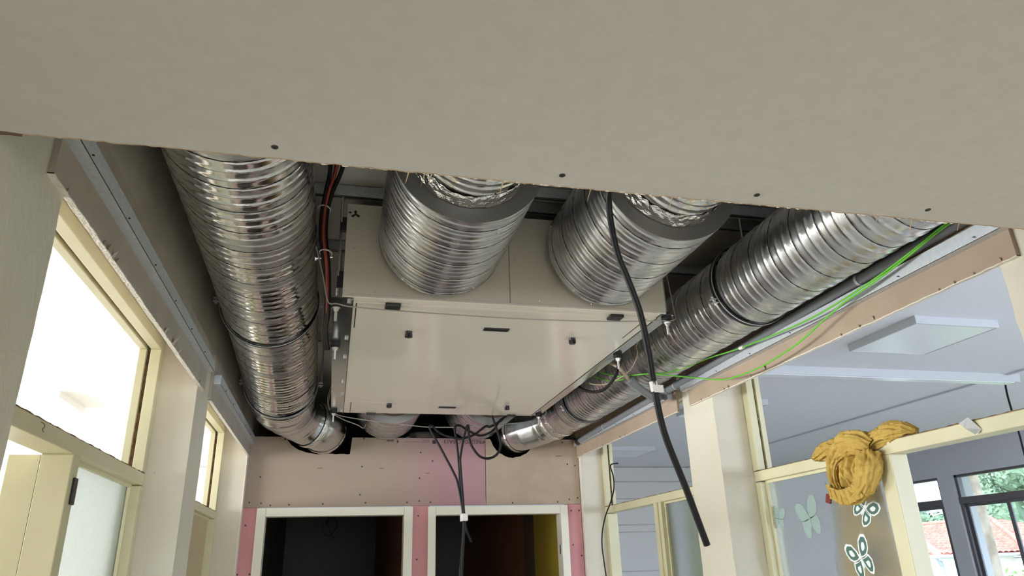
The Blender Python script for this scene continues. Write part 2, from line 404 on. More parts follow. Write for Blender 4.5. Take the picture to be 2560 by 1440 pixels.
def flap(t, rnd, x, sgn, y, size, m='paper_tear'):
    z = 0.747
    s = size
    v = [(x, y, z), (x, y+s*0.7, z), (x+sgn*s*0.55, y+s*0.2, z+s*0.75), (x+sgn*s*0.25, y-s*0.1, z+s*0.4)]
    v2 = [(p[0]+sgn*0.0006, p[1]+0.0006, p[2]-0.0006) for p in v]
    MB().add(v+v2, [(0, 1, 2, 3), (7, 6, 5, 4), (0, 4, 5, 1), (1, 5, 6, 2), (2, 6, 7, 3), (3, 7, 4, 0)]).build('paper_flap', m, t)
def channel(y0, y1, xi, sgn, zb, label, m='galv_matt'):
    """perimeter channel, 30 mm deep and 42 mm tall, closed side to the corridor"""
    xa = xi + sgn*0.013; xb = xa + sgn*0.030; w = 0.0012
    t = thing('ceiling_channel', ((xa+xb)/2, (y0+y1)/2, zb), label, 'metal channel', 'perimeter channels of the ceiling')
    lo, hi = min(xa, xb), max(xa, xb)
    MB().box(lo, hi, y0, y1, zb, zb+w).build('lower_flange', m, t)
    f0, f1 = (xb-w, xb) if sgn > 0 else (xb, xb+w)
    wb = MB().box(f0, f1, y0, y1, zb, zb+0.028)
    wb.box(f0-sgn*0.002, f1-sgn*0.002, y0, y1, zb+0.028, zb+0.042)
    wb.build('web', m, t)
    MB().box(lo, hi, y0, y1, zb+0.042, zb+0.042+w).build('upper_flange', m, t)
    MB().box(lo, hi, y0-0.0012, y0, zb, zb+0.043).build('end_tab', m, t)
    n = int((y1-y0)/0.30)
    for i in range(n):
        yy = y0 + 0.17 + i*0.30
        xx = xb
        MB().prism([(yy, zb+0.006), (yy+0.012, zb+0.012), (yy+0.004, zb+0.012)], 'x', min(xx, xx+sgn*0.003), max(xx, xx+sgn*0.003)).build('tab', 'seam_dark', t)
    return t
bl1, r1 = side_board('left', 1.392, 3.262, 1, XL, 'kraft_board_grey', 'grey kraft plasterboard strip over the nearer opening on the left')
bl2, r2 = side_board('left', 3.43, 5.19, 1, XL, 'kraft_board_grey', 'grey kraft plasterboard strip over the farther opening on the left')
br1, r3 = side_board('right', 1.395, 3.335, -1, XR, 'kraft_board', 'tan plasterboard strip over the nearer opening on the right')
br2, r4 = side_board('right', 3.475, 5.19, -1, XR, 'kraft_board', 'tan plasterboard strip over the farther opening on the right')
for y, s in ((1.46, .010), (1.72, .014), (1.75, .02), (1.80, .026), (1.83, .016), (2.42, .03), (2.55, .045), (2.66, .022), (3.10, .016)): flap(bl1, r1, XL+0.013, 1, y, s*0.8, 'kraft_board_grey' if s > .02 else 'paper_dark')
for y, s in ((2.62, .045), (2.74, .022), (2.93, .018), (2.97, .012), (1.95, .030), (2.02, .014), (2.12, .012), (1.66, .01), (1.6, .012), (1.53, .01), (3.2, .012), (3.12, .008), (1.44, .022)): flap(br1, r3, XR-0.013, -1, y, s*0.85, 'kraft_board' if s > .02 else 'paper_dark')
for y, s in ((4.3, .014), (4.22, .012), (3.7, .01), (4.62, .01)): flap(br2, r4, XR-0.013, -1, y, s, 'paper_dark')
channel(1.30, 3.262, XL, 1, 0.832, 'galvanised ceiling channel on the nearer board of the left wall')
channel(3.46, 5.19, XL, 1, 0.826, 'galvanised ceiling channel on the farther board of the left wall')
channel(1.30, 3.36, XR, -1, 0.826, 'bright galvanised ceiling channel with punched tabs on the nearer board of the right wall', 'galv_matt')
channel(3.52, 5.16, XR, -1, 0.822, 'galvanised ceiling channel below the grey pipe on the farther board of the right wall')
# ------------------------------------------------------------------ end wall
def circ(cx, cz, r, a0, a1, n, rnd, amp=0.004):
    return [(cx + (r+rnd.uniform(-amp, amp))*math.cos(math.radians(a0+(a1-a0)*i/n)), cz + (r+rnd.uniform(-amp, amp))*math.sin(math.radians(a0+(a1-a0)*i/n))) for i in range(n+1)]
we = thing('wall_end', (0.6, YE+0.03, FL), 'end wall of pink and tan plasterboard with two doorways', None, None, 'structure')
rn = random.Random(21)
BT = 0.882; J = 0.412
holeL = [(0.103, BT), (0.093, 0.766)] + [(0.093-0.02*i, 0.766+rn.uniform(-.003, .003)) for i in range(1, 12)] + [(-0.20, 0.775), (-0.26, 0.795), (-0.305, 0.825), (-0.335, 0.86), (-0.345, BT)]
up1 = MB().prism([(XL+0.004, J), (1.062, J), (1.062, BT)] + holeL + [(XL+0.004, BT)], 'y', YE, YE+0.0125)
up1.build('upper_board', 'upper_board', we, label='upper plasterboard, shading painted tan to pink, with a cut-out for the left duct')
holeR = circ(1.275, 0.925, 0.178, -14, -180-(-14+0), 26, rn)
hr = [p for p in holeR if p[1] < BT]
up2 = MB().prism([(1.066, J), (XR-0.004, J), (XR-0.004, BT)] + [(max(p[0], 1.0685), p[1]) for p in hr if p[0] > 1.0685] + [(1.066, BT)] if False else [(1.066, J), (XR-0.004, J), (XR-0.004, BT), (1.449, BT)] + [p for p in hr if p[0] > 1.10] + [(1.100, BT), (1.066, BT)], 'y', YE, YE+0.0125)
up2.build('upper_board', 'kraft_board', we, label='tan upper plasterboard with a round cut-out for the right duct')
D1 = (-0.491, 0.541, 0.406); D2 = (0.647, 1.669, 0.404)
for a, b, c in ((XL+0.004, D1[0]+0.012, 'left of the doors'), (D1[1]-0.012, D2[0]+0.012, 'between the doors'), (D2[1]-0.012, XR-0.004, 'right of the doors')):
    box('lower_board', 'pink_board', (a, b, YE, YE+0.0125, FL, J-0.002), we, label='pink plasterboard strip '+c)
st = MB()
for a, b in ((XL+.02, -.50), (0.56, 0.64), (1.68, XR-.02)):
    st.box(a, b, YE+0.0125, YE+0.0725, FL, BT+0.0)
st.box(XL+.02, XR-.02, YE+0.0125, YE+0.0725, J-0.03, J+0.03)
st.build('stud_frame', 'galv_matt', we)
bb = MB()
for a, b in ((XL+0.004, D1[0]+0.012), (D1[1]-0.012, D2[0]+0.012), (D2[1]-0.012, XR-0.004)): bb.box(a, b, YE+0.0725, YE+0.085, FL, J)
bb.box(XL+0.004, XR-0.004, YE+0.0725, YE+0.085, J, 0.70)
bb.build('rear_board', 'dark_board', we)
dots = [(-.545, .445), (-.47, .439), (-.41, .425), (-.29, .428), (-.07, .431), (.215, .436), (.50, .436), (-.575, .80), (-.35, .865), (-.49, .61), (-.555, .30), (-.48, .295), (-.575, .0), (-.50, .0),
        (.185, .875), (.18, .68), (.175, .49), (.59, .78), (.585, .60), (.585, .445), (.58, .345), (.575, .06), (.675, .72), (.665, .435), (.665, .32), (.655, -.01), (1.06, .857),
        (1.26, .425), (1.60, .428), (1.69, .445), (1.755, .455), (1.69, .70), (1.75, .69), (1.70, .365), (1.76, .365), (1.70, .13), (1.76, .055), (1.66, .86)]
sc0 = None
for (dx, dz) in dots:
    if sc0 is None:
        sc0 = MB().cyl((dx, YE-0.0012, dz), (dx, YE+0.001, dz), 0.0058, 10).build('screw', 'screw_black', we); ref = (dx, dz)
    else: copy_part(sc0, we, (dx-ref[0], 0, dz-ref[1]))
for a, b, z in ((-.125, -.085, .668), (.30, .335, .668), (.625, .655, .632), (1.60, 1.65, .756)):
    box('pencil_mark', 'ink', (a, b, YE-0.0006, YE, z, z+0.003), we)
def text_part(s, x, y, z, size, rot, parent, m='ink', bold=0.0, name='printed_text'):
    c = bpy.data.curves.new(name, 'FONT'); c.body = s; c.size = size; c.extrude = 0.0003; c.offset = bold; c.resolution_u = 2
    o = bpy.data.objects.new(name+'_tmp', c); COL.objects.link(o)
    dg = bpy.context.evaluated_depsgraph_get(); me = bpy.data.meshes.new_from_object(o.evaluated_get(dg)); bpy.data.objects.remove(o)
    p = bpy.data.objects.new(name, me); COL.objects.link(p); me.materials.clear(); me.materials.append(M[m])
    if parent:
        org = Vector(parent['org']); p.parent = parent; p.location = (x-org.x, y-org.y, z-org.z)
    p.rotation_euler = rot; return p
UP = (PI/2, PI, 0)       # upside down on a face turned to the camera
text_part('PREGYDRO', 1.055, YE-0.0008, 0.872, 0.040, UP, we)
text_part('BA13', 0.845, YE-0.0008, 0.872, 0.040, UP, we)
for a, b, z in ((0.595, 0.652, 0.866), (0.600, 0.652, 0.858), (0.585, 0.652, 0.850), (0.520, 0.575, 0.853), (0.478, 0.515, 0.853)):
    box('printed_mark', 'ink_faded', (a, b, YE-0.0006, YE, z, z+0.004), we, label='small faded print line')
text_part('siniat', 0.395, YE-0.0008, 0.868, 0.024, UP, we, bold=0.0006)
box('printed_mark', 'ink', (0.672, 0.70, YE-0.0006, YE, 0.842, 0.868), we)
MB().prism([(0.415, 0.856), (0.423, 0.868), (0.431, 0.856), (0.423, 0.844)], 'y', YE-0.0006, YE).build('printed_mark', 'ink', we)
# pale filler along the corners
tr1 = box('trim_1', 'gypsum_core', (XL-0.001, XL+0.006, 5.128, YE, FL, 0.745), kind='structure', label='grey filler strip in the left corner of the end wall')
tr2 = MB().prism([(5.148+0.003*math.sin(i*1.7), FL+(0.745-FL)*i/40) for i in range(41)] + [(5.178, 0.745), (5.178, FL)], 'x', XR-0.003, XR+0.001).build('trim_2', 'gypsum_core', kind='structure', label='white filler strip in the right corner of the end wall')
# doorways
def doorway(name, D, op, ztop, label):
    t = thing(name, ((D[0]+D[1])/2, YE-0.01, FL), label, None, None, 'structure')
    y0, y1 = YE-0.016, YE+0.10
    j1 = MB(); j1.box(D[0], op[0], y0, YE, FL, D[2]); j1.box(op[0]-0.012, op[0], YE, y1, FL, ztop+0.012); j1.build('jamb', 'door_frame_white', t, bevel=0.002)
    j2 = MB(); j2.box(op[1], D[1], y0, YE, FL, D[2]); j2.box(op[1], op[1]+0.012, YE, y1, FL, ztop+0.012); j2.build('jamb', 'door_frame_white', t, bevel=0.002)
    h = MB(); h.box(op[0]+0.001, op[1]-0.001, y0, YE, ztop, D[2]); h.box(op[0]+0.001, op[1]-0.001, YE, y1, ztop, ztop+0.012); h.build('head', 'door_frame_white', t, bevel=0.002)
    return t
doorway('door_1', D1, (-0.433, 0.481), 0.352, 'white door frame of the left doorway, dark room behind')
d2 = doorway('door_2', D2, (0.7015, 1.613), 0.347, 'white door frame of the right doorway, yellow wall behind')
for z in (0.10, -0.15): box('latch_plate', 'zinc', (1.607, 1.613, YE-0.004, YE+0.03, z-0.03, z+0.03), d2)
# dark rooms behind the end wall
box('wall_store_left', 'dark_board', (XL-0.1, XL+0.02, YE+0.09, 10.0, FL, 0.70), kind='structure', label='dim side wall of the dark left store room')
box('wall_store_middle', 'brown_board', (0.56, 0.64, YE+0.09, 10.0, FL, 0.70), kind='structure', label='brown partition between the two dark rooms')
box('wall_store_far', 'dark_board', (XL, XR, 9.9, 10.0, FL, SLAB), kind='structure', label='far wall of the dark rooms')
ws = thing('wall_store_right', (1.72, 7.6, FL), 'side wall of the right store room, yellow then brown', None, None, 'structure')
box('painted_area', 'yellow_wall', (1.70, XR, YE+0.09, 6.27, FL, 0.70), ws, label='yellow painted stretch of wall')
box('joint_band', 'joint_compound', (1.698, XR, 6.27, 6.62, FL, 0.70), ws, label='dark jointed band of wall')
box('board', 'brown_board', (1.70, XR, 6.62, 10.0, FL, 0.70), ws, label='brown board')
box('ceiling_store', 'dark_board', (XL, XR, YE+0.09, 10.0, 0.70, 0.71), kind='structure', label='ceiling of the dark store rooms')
tag(box('ceiling_batten', 'door_tan', (0.02, 0.47, 9.1, 9.14, 0.655, 0.675)), 'pale thin batten high in the dark left doorway', 'batten')
ck = thing('cable_coil', (-0.02, 7.0, 0.28), 'loose coil of black cable hanging in the dark left doorway', 'cable')
cable('cable_run', [(-0.02, 7.0, 0.70), (-0.03, 7.0, 0.45), (-0.085, 7.0, 0.37), (-0.03, 7.02, 0.30), (0.045, 7.0, 0.38), (0.01, 6.98, 0.46), (-0.05, 7.0, 0.43), (-0.01, 7.01, 0.33), (0.02, 7, 0.28)], 0.006, 'cable_black', ck)

# ------------------------------------------------------------------ glazed frames in the side openings
def side_frame(name, label, xf, xb, y0, y1, my, glass_side, sgn, door=None):
    """xf: corridor face, xb: room face; opening from y0 to y1; mullion my=(a,b); glass_side 'near'/'far'"""
    t = thing(name, ((xf+xb)/2, (y0+y1)/2, FL), label, None, None, 'structure')
    g0 = xf + (xb-xf)*0.48; g1 = xf + (xb-xf)*0.66; j = 0.045
    def strip(b0, b1, m, nm, lab=None):
        pass
    lo = lambda a, b: (min(a, b), max(a, b))
    for (ya, yb) in ((y0, y0+j), (y1-j, y1)):
        p = MB(); p.box(*lo(xf, g0), ya, yb, 0.388, 0.885); p.box(*lo(g1, xb), ya, yb, 0.388, 0.885); p.box(*lo(xf, xb), ya, yb, FL, 0.333); p.build('jamb', 'frame_paint', t, bevel=0.002)
        ins = 0.018
        a, b = (ya, yb-ins) if ya == y0 else (ya+ins, yb)
        rr = random.Random(int(ya*77))
        MB().prism([((b if ya == y0 else a) + rr.uniform(-.006, .006), 0.39+0.49*i/40) for i in range(41)] + [(a if ya == y0 else b, 0.88), (a if ya == y0 else b, 0.39)], 'x', *lo(g0, g1)).build('glazing_groove', 'groove_wood', t, label='bare wooden groove left by the removed pane')
    p = MB(); p.box(*lo(xf, g0), y0, y1, 0.885, 0.93); p.box(*lo(g1, xb), y0, y1, 0.885, 0.93); p.build('head', 'frame_paint', t, bevel=0.002)
    MB().box(*lo(g0, g1), y0, y1, 0.902, 0.93).build('glazing_groove', 'groove_wood', t)
    p = MB(); p.box(*lo(xf, xb), y0, y1, 0.338, 0.384); p.build('transom_bar', 'frame_paint', t, bevel=0.003)
    rr = random.Random(int(y0*31))
    MB().prism([(y0+(y1-y0)*i/60, 0.3862+rr.uniform(-.0012, .0022)) for i in range(61)] + [(y1, 0.383), (y0, 0.383)], 'x', *lo(xf+sgn*0.002, g1)).build('glazing_groove', 'groove_wood', t)
    mb = MB(); mb.box(*lo(xf, xb), my[0], my[1], FL, 0.338)
    mb.build('mullion', 'frame_paint', t, bevel=0.003)
    gx = xf + (xb-xf)*0.55
    gy = (y0+j, my[0]) if glass_side == 'near' else (my[1], y1-j)
    bd = MB()
    q = 0.012
    for (a, b, c, d) in ((gy[0], gy[1], 0.326, 0.338), (gy[0], gy[0]+q, FL, 0.326), (gy[1]-q, gy[1], FL, 0.326)):
        bd.box(*lo(gx-sgn*0.004, gx-sgn*0.016), a, b, c, d)
    bd.build('glazing_bead', 'frame_paint', t)
    return t, gx, gy
w1, gx, gy = side_frame('window_1', 'cream glazed frame of the nearer opening on the left, transom light empty', -0.735, -0.82, 1.49, 3.158, (2.316, 2.377), 'far', -1)
MB().box(gx-0.003, gx+0.003, gy[0], gy[1], FL, 0.335).build('frosted_pane', 'dimmed_frosted_glass', w1, label='frosted glass pane tinted darker to dim the bright room behind')
hg = MB().box(-0.7345, -0.728, 2.345, 2.374, 0.20, 0.275).build('hinge', 'black_plastic', w1, bevel=0.002, label='dark hinge leaf')
rb = MB(); rb.box(-0.90, -0.82, 2.316, 2.372, FL, 0.335); rb.build('door_rebate', 'frame_paint', w1)
cable('hook', [(-0.734, 2.03, 0.375), (-0.728, 2.035, 0.372), (-0.727, 2.04, 0.365), (-0.729, 2.035, 0.358), (-0.727, 2.04, 0.352)], 0.0009, 'groove_wood', w1, 6)
w2, gx, gy = side_frame('window_2', 'cream glazed frame of the farther opening on the left', -0.735, -0.82, 3.452, 5.128, (4.22, 4.28), 'far', -1)
box('tan_panel', 'door_tan', (gx-0.01, gx+0.01, gy[0], gy[1], FL, 0.335), w2, label='tan infill panel')
w3, gx3, gy3 = side_frame('window_3', 'cream glazed frame of the nearer opening on the right, doorway side open', 1.945, 2.02, 1.462, 3.118, (2.222, 2.287), 'far', 1)
MB().box(gx3-0.003, gx3+0.003, gy3[0], gy3[1], FL, 0.335).build('frosted_pane', 'frosted_glass', w3, label='frosted glass pane')
w4, gx4, gy4 = side_frame('window_4', 'cream glazed frame of the farther opening on the right', 1.945, 2.02, 3.432, 5.148, (4.19, 4.30), 'near', 1)
MB().box(gx4-0.003, gx4+0.003, gy4[0], gy4[1], FL, 0.335).build('frosted_pane', 'frosted_glass', w4, label='frosted glass pane with an olive curtain behind')
box('mullion_stop', 'frame_paint', (1.935, 1.945, 4.225, 4.262, FL, 0.336), w4)
# nails in the piers
for nm, p, d in (('nail', (-0.70, 3.158, 0.385), (0, -1, 0)), ('nail', (1.915, 3.118, 0.36), (0, -1, 0))):
    tag(MB().cyl((p[0], p[1], p[2]), (p[0]+0.004, p[1]-0.02, p[2]+0.004), 0.0018, 6).build('nail', 'zinc'), 'small nail in the %s pier beside the transom' % ('left' if p[0] < 0 else 'right'), 'nail')
# ------------------------------------------------------------------ ducts
def ring_clamp(c, r, y, label, rods, lug_angles, ztop):
    """rubber-lined steel clamp round a duct running along y, hung from threaded rods"""
    t = thing('duct_clamp', (c[0], y, c[1]-r-0.01), label, 'clamp', 'hanging clamps of the side ducts')
    MB().annulus((c[0], y-0.012, c[1]), (0, 1, 0), r+0.0035, r+0.0085, 0.024, 72).build('rubber_lining', 'black_rubber', t, smooth=40)
    MB().annulus((c[0], y-0.012, c[1]), (0, 1, 0), r+0.0085, r+0.0100, 0.005, 72).build('steel_band', 'galv_matt', t, smooth=40)
    for a in lug_angles:
        ca, sa = math.cos(math.radians(a)), math.sin(math.radians(a))
        p = Vector((c[0]+ca*(r+0.024), y, c[1]+sa*(r+0.024)))
        lg = MB(); 
        for s in (-1, 1):
            q = p + Vector((-sa, 0, ca))*0.008*s
            lg.box(q.x-0.012, q.x+0.012, q.y-0.010, q.y+0.010, q.z-0.0015, q.z+0.0015) if abs(ca) > 0.5 else lg.box(q.x-0.0015, q.x+0.0015, q.y-0.010, q.y+0.010, q.z-0.012, q.z+0.012)
        l = lg.build('lug', 'galv_matt', t)
        d = Vector((-sa, 0, ca))
        MB().cyl(p-d*0.020, p+d*0.020, 0.0032, 8).cyl(p+d*0.011, p+d*0.016, 0.0065, 6).cyl(p-d*0.016, p-d*0.011, 0.0065, 6).build('bolt', 'zinc', l)
    for (x, z0, dx) in rods:
        MB().cyl((x, y, z0), (x+dx, y, ztop), 0.004, 8).build('threaded_rod', 'zinc', t)
    return t
# left duct: straight, then sagging to an elbow that enters the end wall
PL = curve_path([(-0.318, 0.2, 1.15), (-0.318, 1.0, 1.15), (-0.319, 2.0, 1.148), (-0.321, 2.8, 1.135), (-0.325, 3.4, 1.105), (-0.333, 4.0, 1.07), (-0.345, 4.5, 1.035)])
dl = thing('spiral_duct', (-0.32, 2.4, 0.85), 'large crumpled-looking spiral steel duct along the left wall', 'duct', 'long side ducts')
b, s = spiral(PL, 0.200, ribs=2, rib_h=0.0034)
b.build('duct_body', 'galv_bright', dl, smooth=0); s.build('lock_seam', 'seam_dark', dl, smooth=0)
EL = curve_path([(-0.345, 4.47, 1.037), (-0.345, 4.62, 1.02), (-0.315, 4.80, 0.995), (-0.235, 4.96, 0.955), (-0.13, 5.07, 0.925), (-0.085, 5.20, 0.915), (-0.08, 5.40, 0.91), (-0.08, 5.75, 0.905)])
def seg_tube(path, rad, seg, n=56):
    """segmented elbow: rings with a small standing seam at each joint"""
    m = MB(); pts = []; rs = []; L = path['len']; N_ = 120
    for i in range(N_+1):
        t = L*i/N_; c, _ = path['f'](t); ph = (t/seg) % 1.0; d = min(ph, 1-ph)
        pts.append(c); rs.append(rad(t/L) + (0.004*(1-d/0.07) if d < 0.07 else 0))
    return m.tube(pts, rs, n, cap=False)
lerp = lambda a, b, t: a + (b-a)*min(max(t, 0), 1)
e = seg_tube(EL, lambda t: lerp(0.197, 0.150, (t-0.12)/0.25), 0.125).build('elbow', 'galv_smooth', dl, smooth=60)
for tt, r in ((0.45, 0.156), (0.56, 0.155), (0.86, 0.154)):
    c, tg = EL['f'](EL['len']*tt)
    MB().tube([c - tg*0.02, c - tg*0.007, c + tg*0.007, c+tg*0.02], [r, r+0.004, r+0.003, r], 40, cap=False).build('tape_band', 'foil_tape', e, smooth=0)
c, tg = PL['f'](PL['len']-0.06); MB().tube([c-tg*0.03, c, c+tg*0.03], [0.2035, 0.205, 0.2035], 56, cap=False).build('tape_band', 'foil_tape', dl, smooth=0)
c, tg = PL['f'](PL['len']-0.42); MB().tube([c-tg*0.025, c, c+tg*0.025], [0.2035, 0.205, 0.2035], 56, cap=False).build('tape_band', 'foil_tape', dl, smooth=0)
ring_clamp((-0.323, 1.121), 0.201, 3.12, 'rubber-lined clamp round the left duct, the nearer one', [(-0.551, 1.14, 0), (-0.095, 1.14, 0)], (0, 180), SLAB)
ring_clamp((-0.340, 1.048), 0.201, 4.33, 'rubber-lined clamp round the left duct near its elbow', [(-0.568, 1.06, 0), (-0.112, 1.06, 0)], (0, 180), SLAB)
# right duct
RC = (1.588, 1.031); RR = 0.165
PR = curve_path([(1.588, 0.2, 1.031), (1.588, 2.0, 1.031), (1.588, 3.5, 1.03), (1.588, 4.62, 1.028)])
dr = thing('spiral_duct', (1.588, 2.5, 0.86), 'slimmer spiral steel duct along the right wall above the grey pipe', 'duct', 'long side ducts')
b, s = spiral(PR, RR, pitch=0.125, ribs=2, rib_h=0.0030)
b.build('duct_body', 'galv', dr, smooth=0); s.build('lock_seam', 'seam_dark', dr, smooth=0)
ER = curve_path([(1.588, 4.60, 1.028), (1.580, 4.74, 1.02), (1.535, 4.90, 0.99), (1.45, 5.03, 0.955), (1.345, 5.13, 0.93), (1.285, 5.25, 0.92), (1.275, 5.45, 0.918), (1.275, 5.75, 0.915)])
e = seg_tube(ER, lambda t: lerp(0.163, 0.138, (t-0.05)/0.3), 0.15).build('elbow', 'galv_smooth', dr, smooth=60)
for tt in (0.22, 0.29, 0.55):
    c, tg = ER['f'](ER['len']*tt); r = lerp(0.163, 0.138, (tt-0.05)/0.3)+0.003
    MB().tube([c-tg*0.018, c-tg*0.006, c+tg*0.006, c+tg*0.018], [r, r+0.004, r+0.003, r], 40, cap=False).build('tape_band', 'foil_tape', e, smooth=0)
ring_clamp(RC, RR+0.001, 2.37, 'rubber-lined clamp round the right duct, the nearer one', [(1.588, 1.205, 0.0)], (90, 205), SLAB)
ring_clamp((1.588, 1.028), RR+0.001, 4.40, 'rubber-lined clamp round the right duct near its elbow', [(1.588, 1.20, 0.0)], (90, 205), SLAB)
# round silencers on the unit
def silencer(cx, cz, y0, y1, near_collar, far_collar, label, flip=False):
    R_, ri = 0.2275, 0.1775
    t = thing('round_silencer', (cx, (y0+y1)/2, cz-R_), label, 'silencer', 'round silencers of the ventilation unit')
    b, s = spiral(straight((cx, y0+0.004, cz), (cx, y1-0.004, cz)), R_, pitch=0.125, ribs=3, nth=110, rib_h=0.0022)
    b.build('shell', 'galv', t, smooth=0); s.build('lock_seam', 'seam_dark', t, smooth=0)
    MB().annulus((cx, y0, cz), (0, 1, 0), ri, R_+0.0015, 0.004, 72).build('end_plate', 'end_plate', t)
    MB().annulus((cx, y1-0.004, cz), (0, 1, 0), ri, R_+0.0015, 0.004, 72).build('end_plate', 'end_plate', t)
    for a in (-60, -128, 20, 160):
        p = Vector((cx+R_*math.cos(math.radians(a)), y1-0.02, cz+R_*math.sin(math.radians(a)))); d = Vector((math.cos(math.radians(a)), 0, math.sin(math.radians(a))))
        MB().cyl(p-d*0.002, p+d*0.004, 0.004, 8).build('rivet', 'zinc', t)
    MB().annulus((cx, y0-0.006, cz), (0, 1, 0), ri-0.004, ri+0.004, 0.008, 64).build('insulation_rim', 'insulation_edge', t)
    for (a, b_, nm) in near_collar:
        q, w = spiral(straight((cx, a, cz), (cx, b_, cz)), ri-0.004, pitch=0.125, ribs=3, nth=80, per=22)
        d = q.build('connecting_duct', 'galv_bright', t, smooth=0)
        if nm:
            pts = [(cx, y0-0.055, cz), (cx, y0-0.04, cz), (cx, y0-0.02, cz), (cx, y0-0.003, cz)]
            m = MB(); n = 72; vs = []; rn = random.Random(int(cx*100))
            for i, p in enumerate(pts):
                for k in range(n):
                    r = ri + (-0.0025, 0.0005, 0.002, 0.006)[i] + rn.uniform(-.0012, .0030)
                    yy = p[1] + (rn.uniform(-.008, .008) if i == 0 else 0)
                    vs.append((cx+r*math.cos(2*PI*k/n), yy, cz+r*math.sin(2*PI*k/n)))
            m.add(vs, [(i*n+k, i*n+(k+1) % n, (i+1)*n+(k+1) % n, (i+1)*n+k) for i in range(3) for k in range(n)])
            m.build('tape_band', 'foil_tape', d)
    for (a, b_) in far_collar:
        MB().tube([(cx, a, cz), (cx, b_, cz)], ri-0.003, 56).build('collar', 'galv_smooth', t, smooth=60)
    return t
silencer(0.331, 1.133, 1.767, 2.362, [(0.3, 1.766, True)], [(2.363, 2.406)], 'round silencer on the front of the unit, left of the black hanging cable')
silencer(0.965, 1.130, 1.769, 2.362, [(0.3, 1.768, True)], [(2.363, 2.406)], 'round silencer on the front of the unit, behind the black hanging cable')
silencer(0.340, 1.095, 4.575, 5.160, [], [(4.421, 4.574), (5.161, 6.5)], 'round silencer behind the unit on the left, above the pink wall')
silencer(0.985, 1.095, 4.575, 5.160, [], [(4.421, 4.574), (5.161, 6.5)], 'round silencer behind the unit on the right, above the pink wall')
fd = MB(); pp = spline([(0.42, 5.36, 0.70), (0.46, 5.36, 0.80), (0.53, 5.36, 0.87), (0.63, 5.36, 0.89), (0.73, 5.36, 0.87), (0.80, 5.36, 0.80), (0.84, 5.36, 0.70)], 12)
tag(fd.tube(pp, [0.068 + (0.003 if i % 2 else 0) for i in range(len(pp))], 24).build('flexible_duct', 'galv_bright', smooth=0), 'arched flexible aluminium duct between the rear silencers', 'duct')

# ------------------------------------------------------------------ ventilation unit
AX0, AX1, AY0, AY1, AZ0, AZ1 = -0.012, 1.222, 2.41, 4.42, 0.90, 1.272
MX = 0.596
ah = thing('ventilation_unit', (0.6, 3.4, AZ0), 'wide flat beige ventilation unit hanging from the slab between the ducts', 'ventilation unit')
box('casing', 'ahu_face', (AX0+0.002, AX1-0.002, AY0+0.004, AY1-0.004, AZ0+0.012, AZ1), ah)
for a, b, nm in ((AX0, MX-0.0012, 'left'), (MX+0.0012, AX1, 'right')):
    fp = box('front_panel', 'ahu_face', (a, b, AY0-0.003, AY0+0.004, AZ0+0.006, AZ1-0.004), ah, bevel=0.0015)
    zz = [(a+0.03 if nm == 'left' else a+0.024, 1.087), (a+0.115, 0.925), (b-0.20 if nm == 'left' else b-0.14, 0.945), (b-0.022 if nm == 'left' else b-0.03, 1.087), (a+0.32, 0.925), (b-0.03, 1.22)]
    for (sx, sz) in zz: MB().cyl((sx, AY0-0.003, sz), (sx, AY0-0.0065, sz), 0.0048, 8, 0.003).build('rivet', 'zinc', fp)
MB().box(AX0, AX1, AY0-0.006, AY0+0.004, AZ0+0.001, AZ0+0.006).build('front_lip', 'ahu_paint', ah)
# printed fan symbol
fs = MB()
fc = (0.018, 1.225)
for k in range(3):
    a = PI/2 + k*2*PI/3
    pts = [(0.000, 0.0015), (0.006, 0.0045), (0.0125, 0.0055), (0.0165, 0.003), (0.017, -0.0005), (0.0135, -0.004), (0.006, -0.0035), (0, -0.0015)]
    fs.prism([(fc[0]+math.cos(a)*u-math.sin(a)*v, fc[1]+math.sin(a)*u+math.cos(a)*v) for u, v in pts], 'y', AY0-0.0036, AY0-0.003)
fs.prism([(-0.009, 1.232), (-0.002, 1.236), (0.005, 1.232), (-0.002, 1.228)], 'y', AY0-0.0036, AY0-0.003)
fs.build('fan_symbol', 'black_plastic', ah, label='black printed fan symbol')
# underside doors
UX0, UX1 = 0.027, 1.203
def under(name, y0, y1, dz=0.0, x0=UX0, x1=UX1):
    return box(name, 'ahu_paint', (x0, x1, y0, y1, AZ0-dz, AZ0+0.012), ah, bevel=0.0012)
under('front_strip', AY0-0.004, 2.452)
under('access_door', 2.454, 4.106, 0.002)
under('rear_door', 4.109, 4.412, 0.002)
for (sx, y0, y1) in ((UX0+0.010, 2.46, 2.745), (UX1-0.038, 2.47, 2.73), (UX0+0.036, 4.12, 4.40)):
    box('edge_slot', 'black_plastic', (sx, sx+0.004, y0, y1, AZ0-0.0026, AZ0-0.001), ah)
for (hx, hy) in ((0.169, 2.466), (1.031, 2.461)):
    h = box('hinge', 'black_plastic', (hx-0.028, hx+0.028, hy-0.024, hy+0.024, AZ0-0.012, AZ0), ah, bevel=0.003)
    for q in (-0.014, 0.014): MB().cyl((hx+q, hy, AZ0-0.0135), (hx+q, hy, AZ0-0.012), 0.004, 8).build('screw', 'screw_black', h)
for (hx, hy) in ((0.191, 4.414), (1.07, 4.396)):
    box('hinge', 'black_plastic', (hx-0.028, hx+0.028, hy-0.02, hy+0.012, AZ0-0.012, AZ0), ah, bevel=0.003)
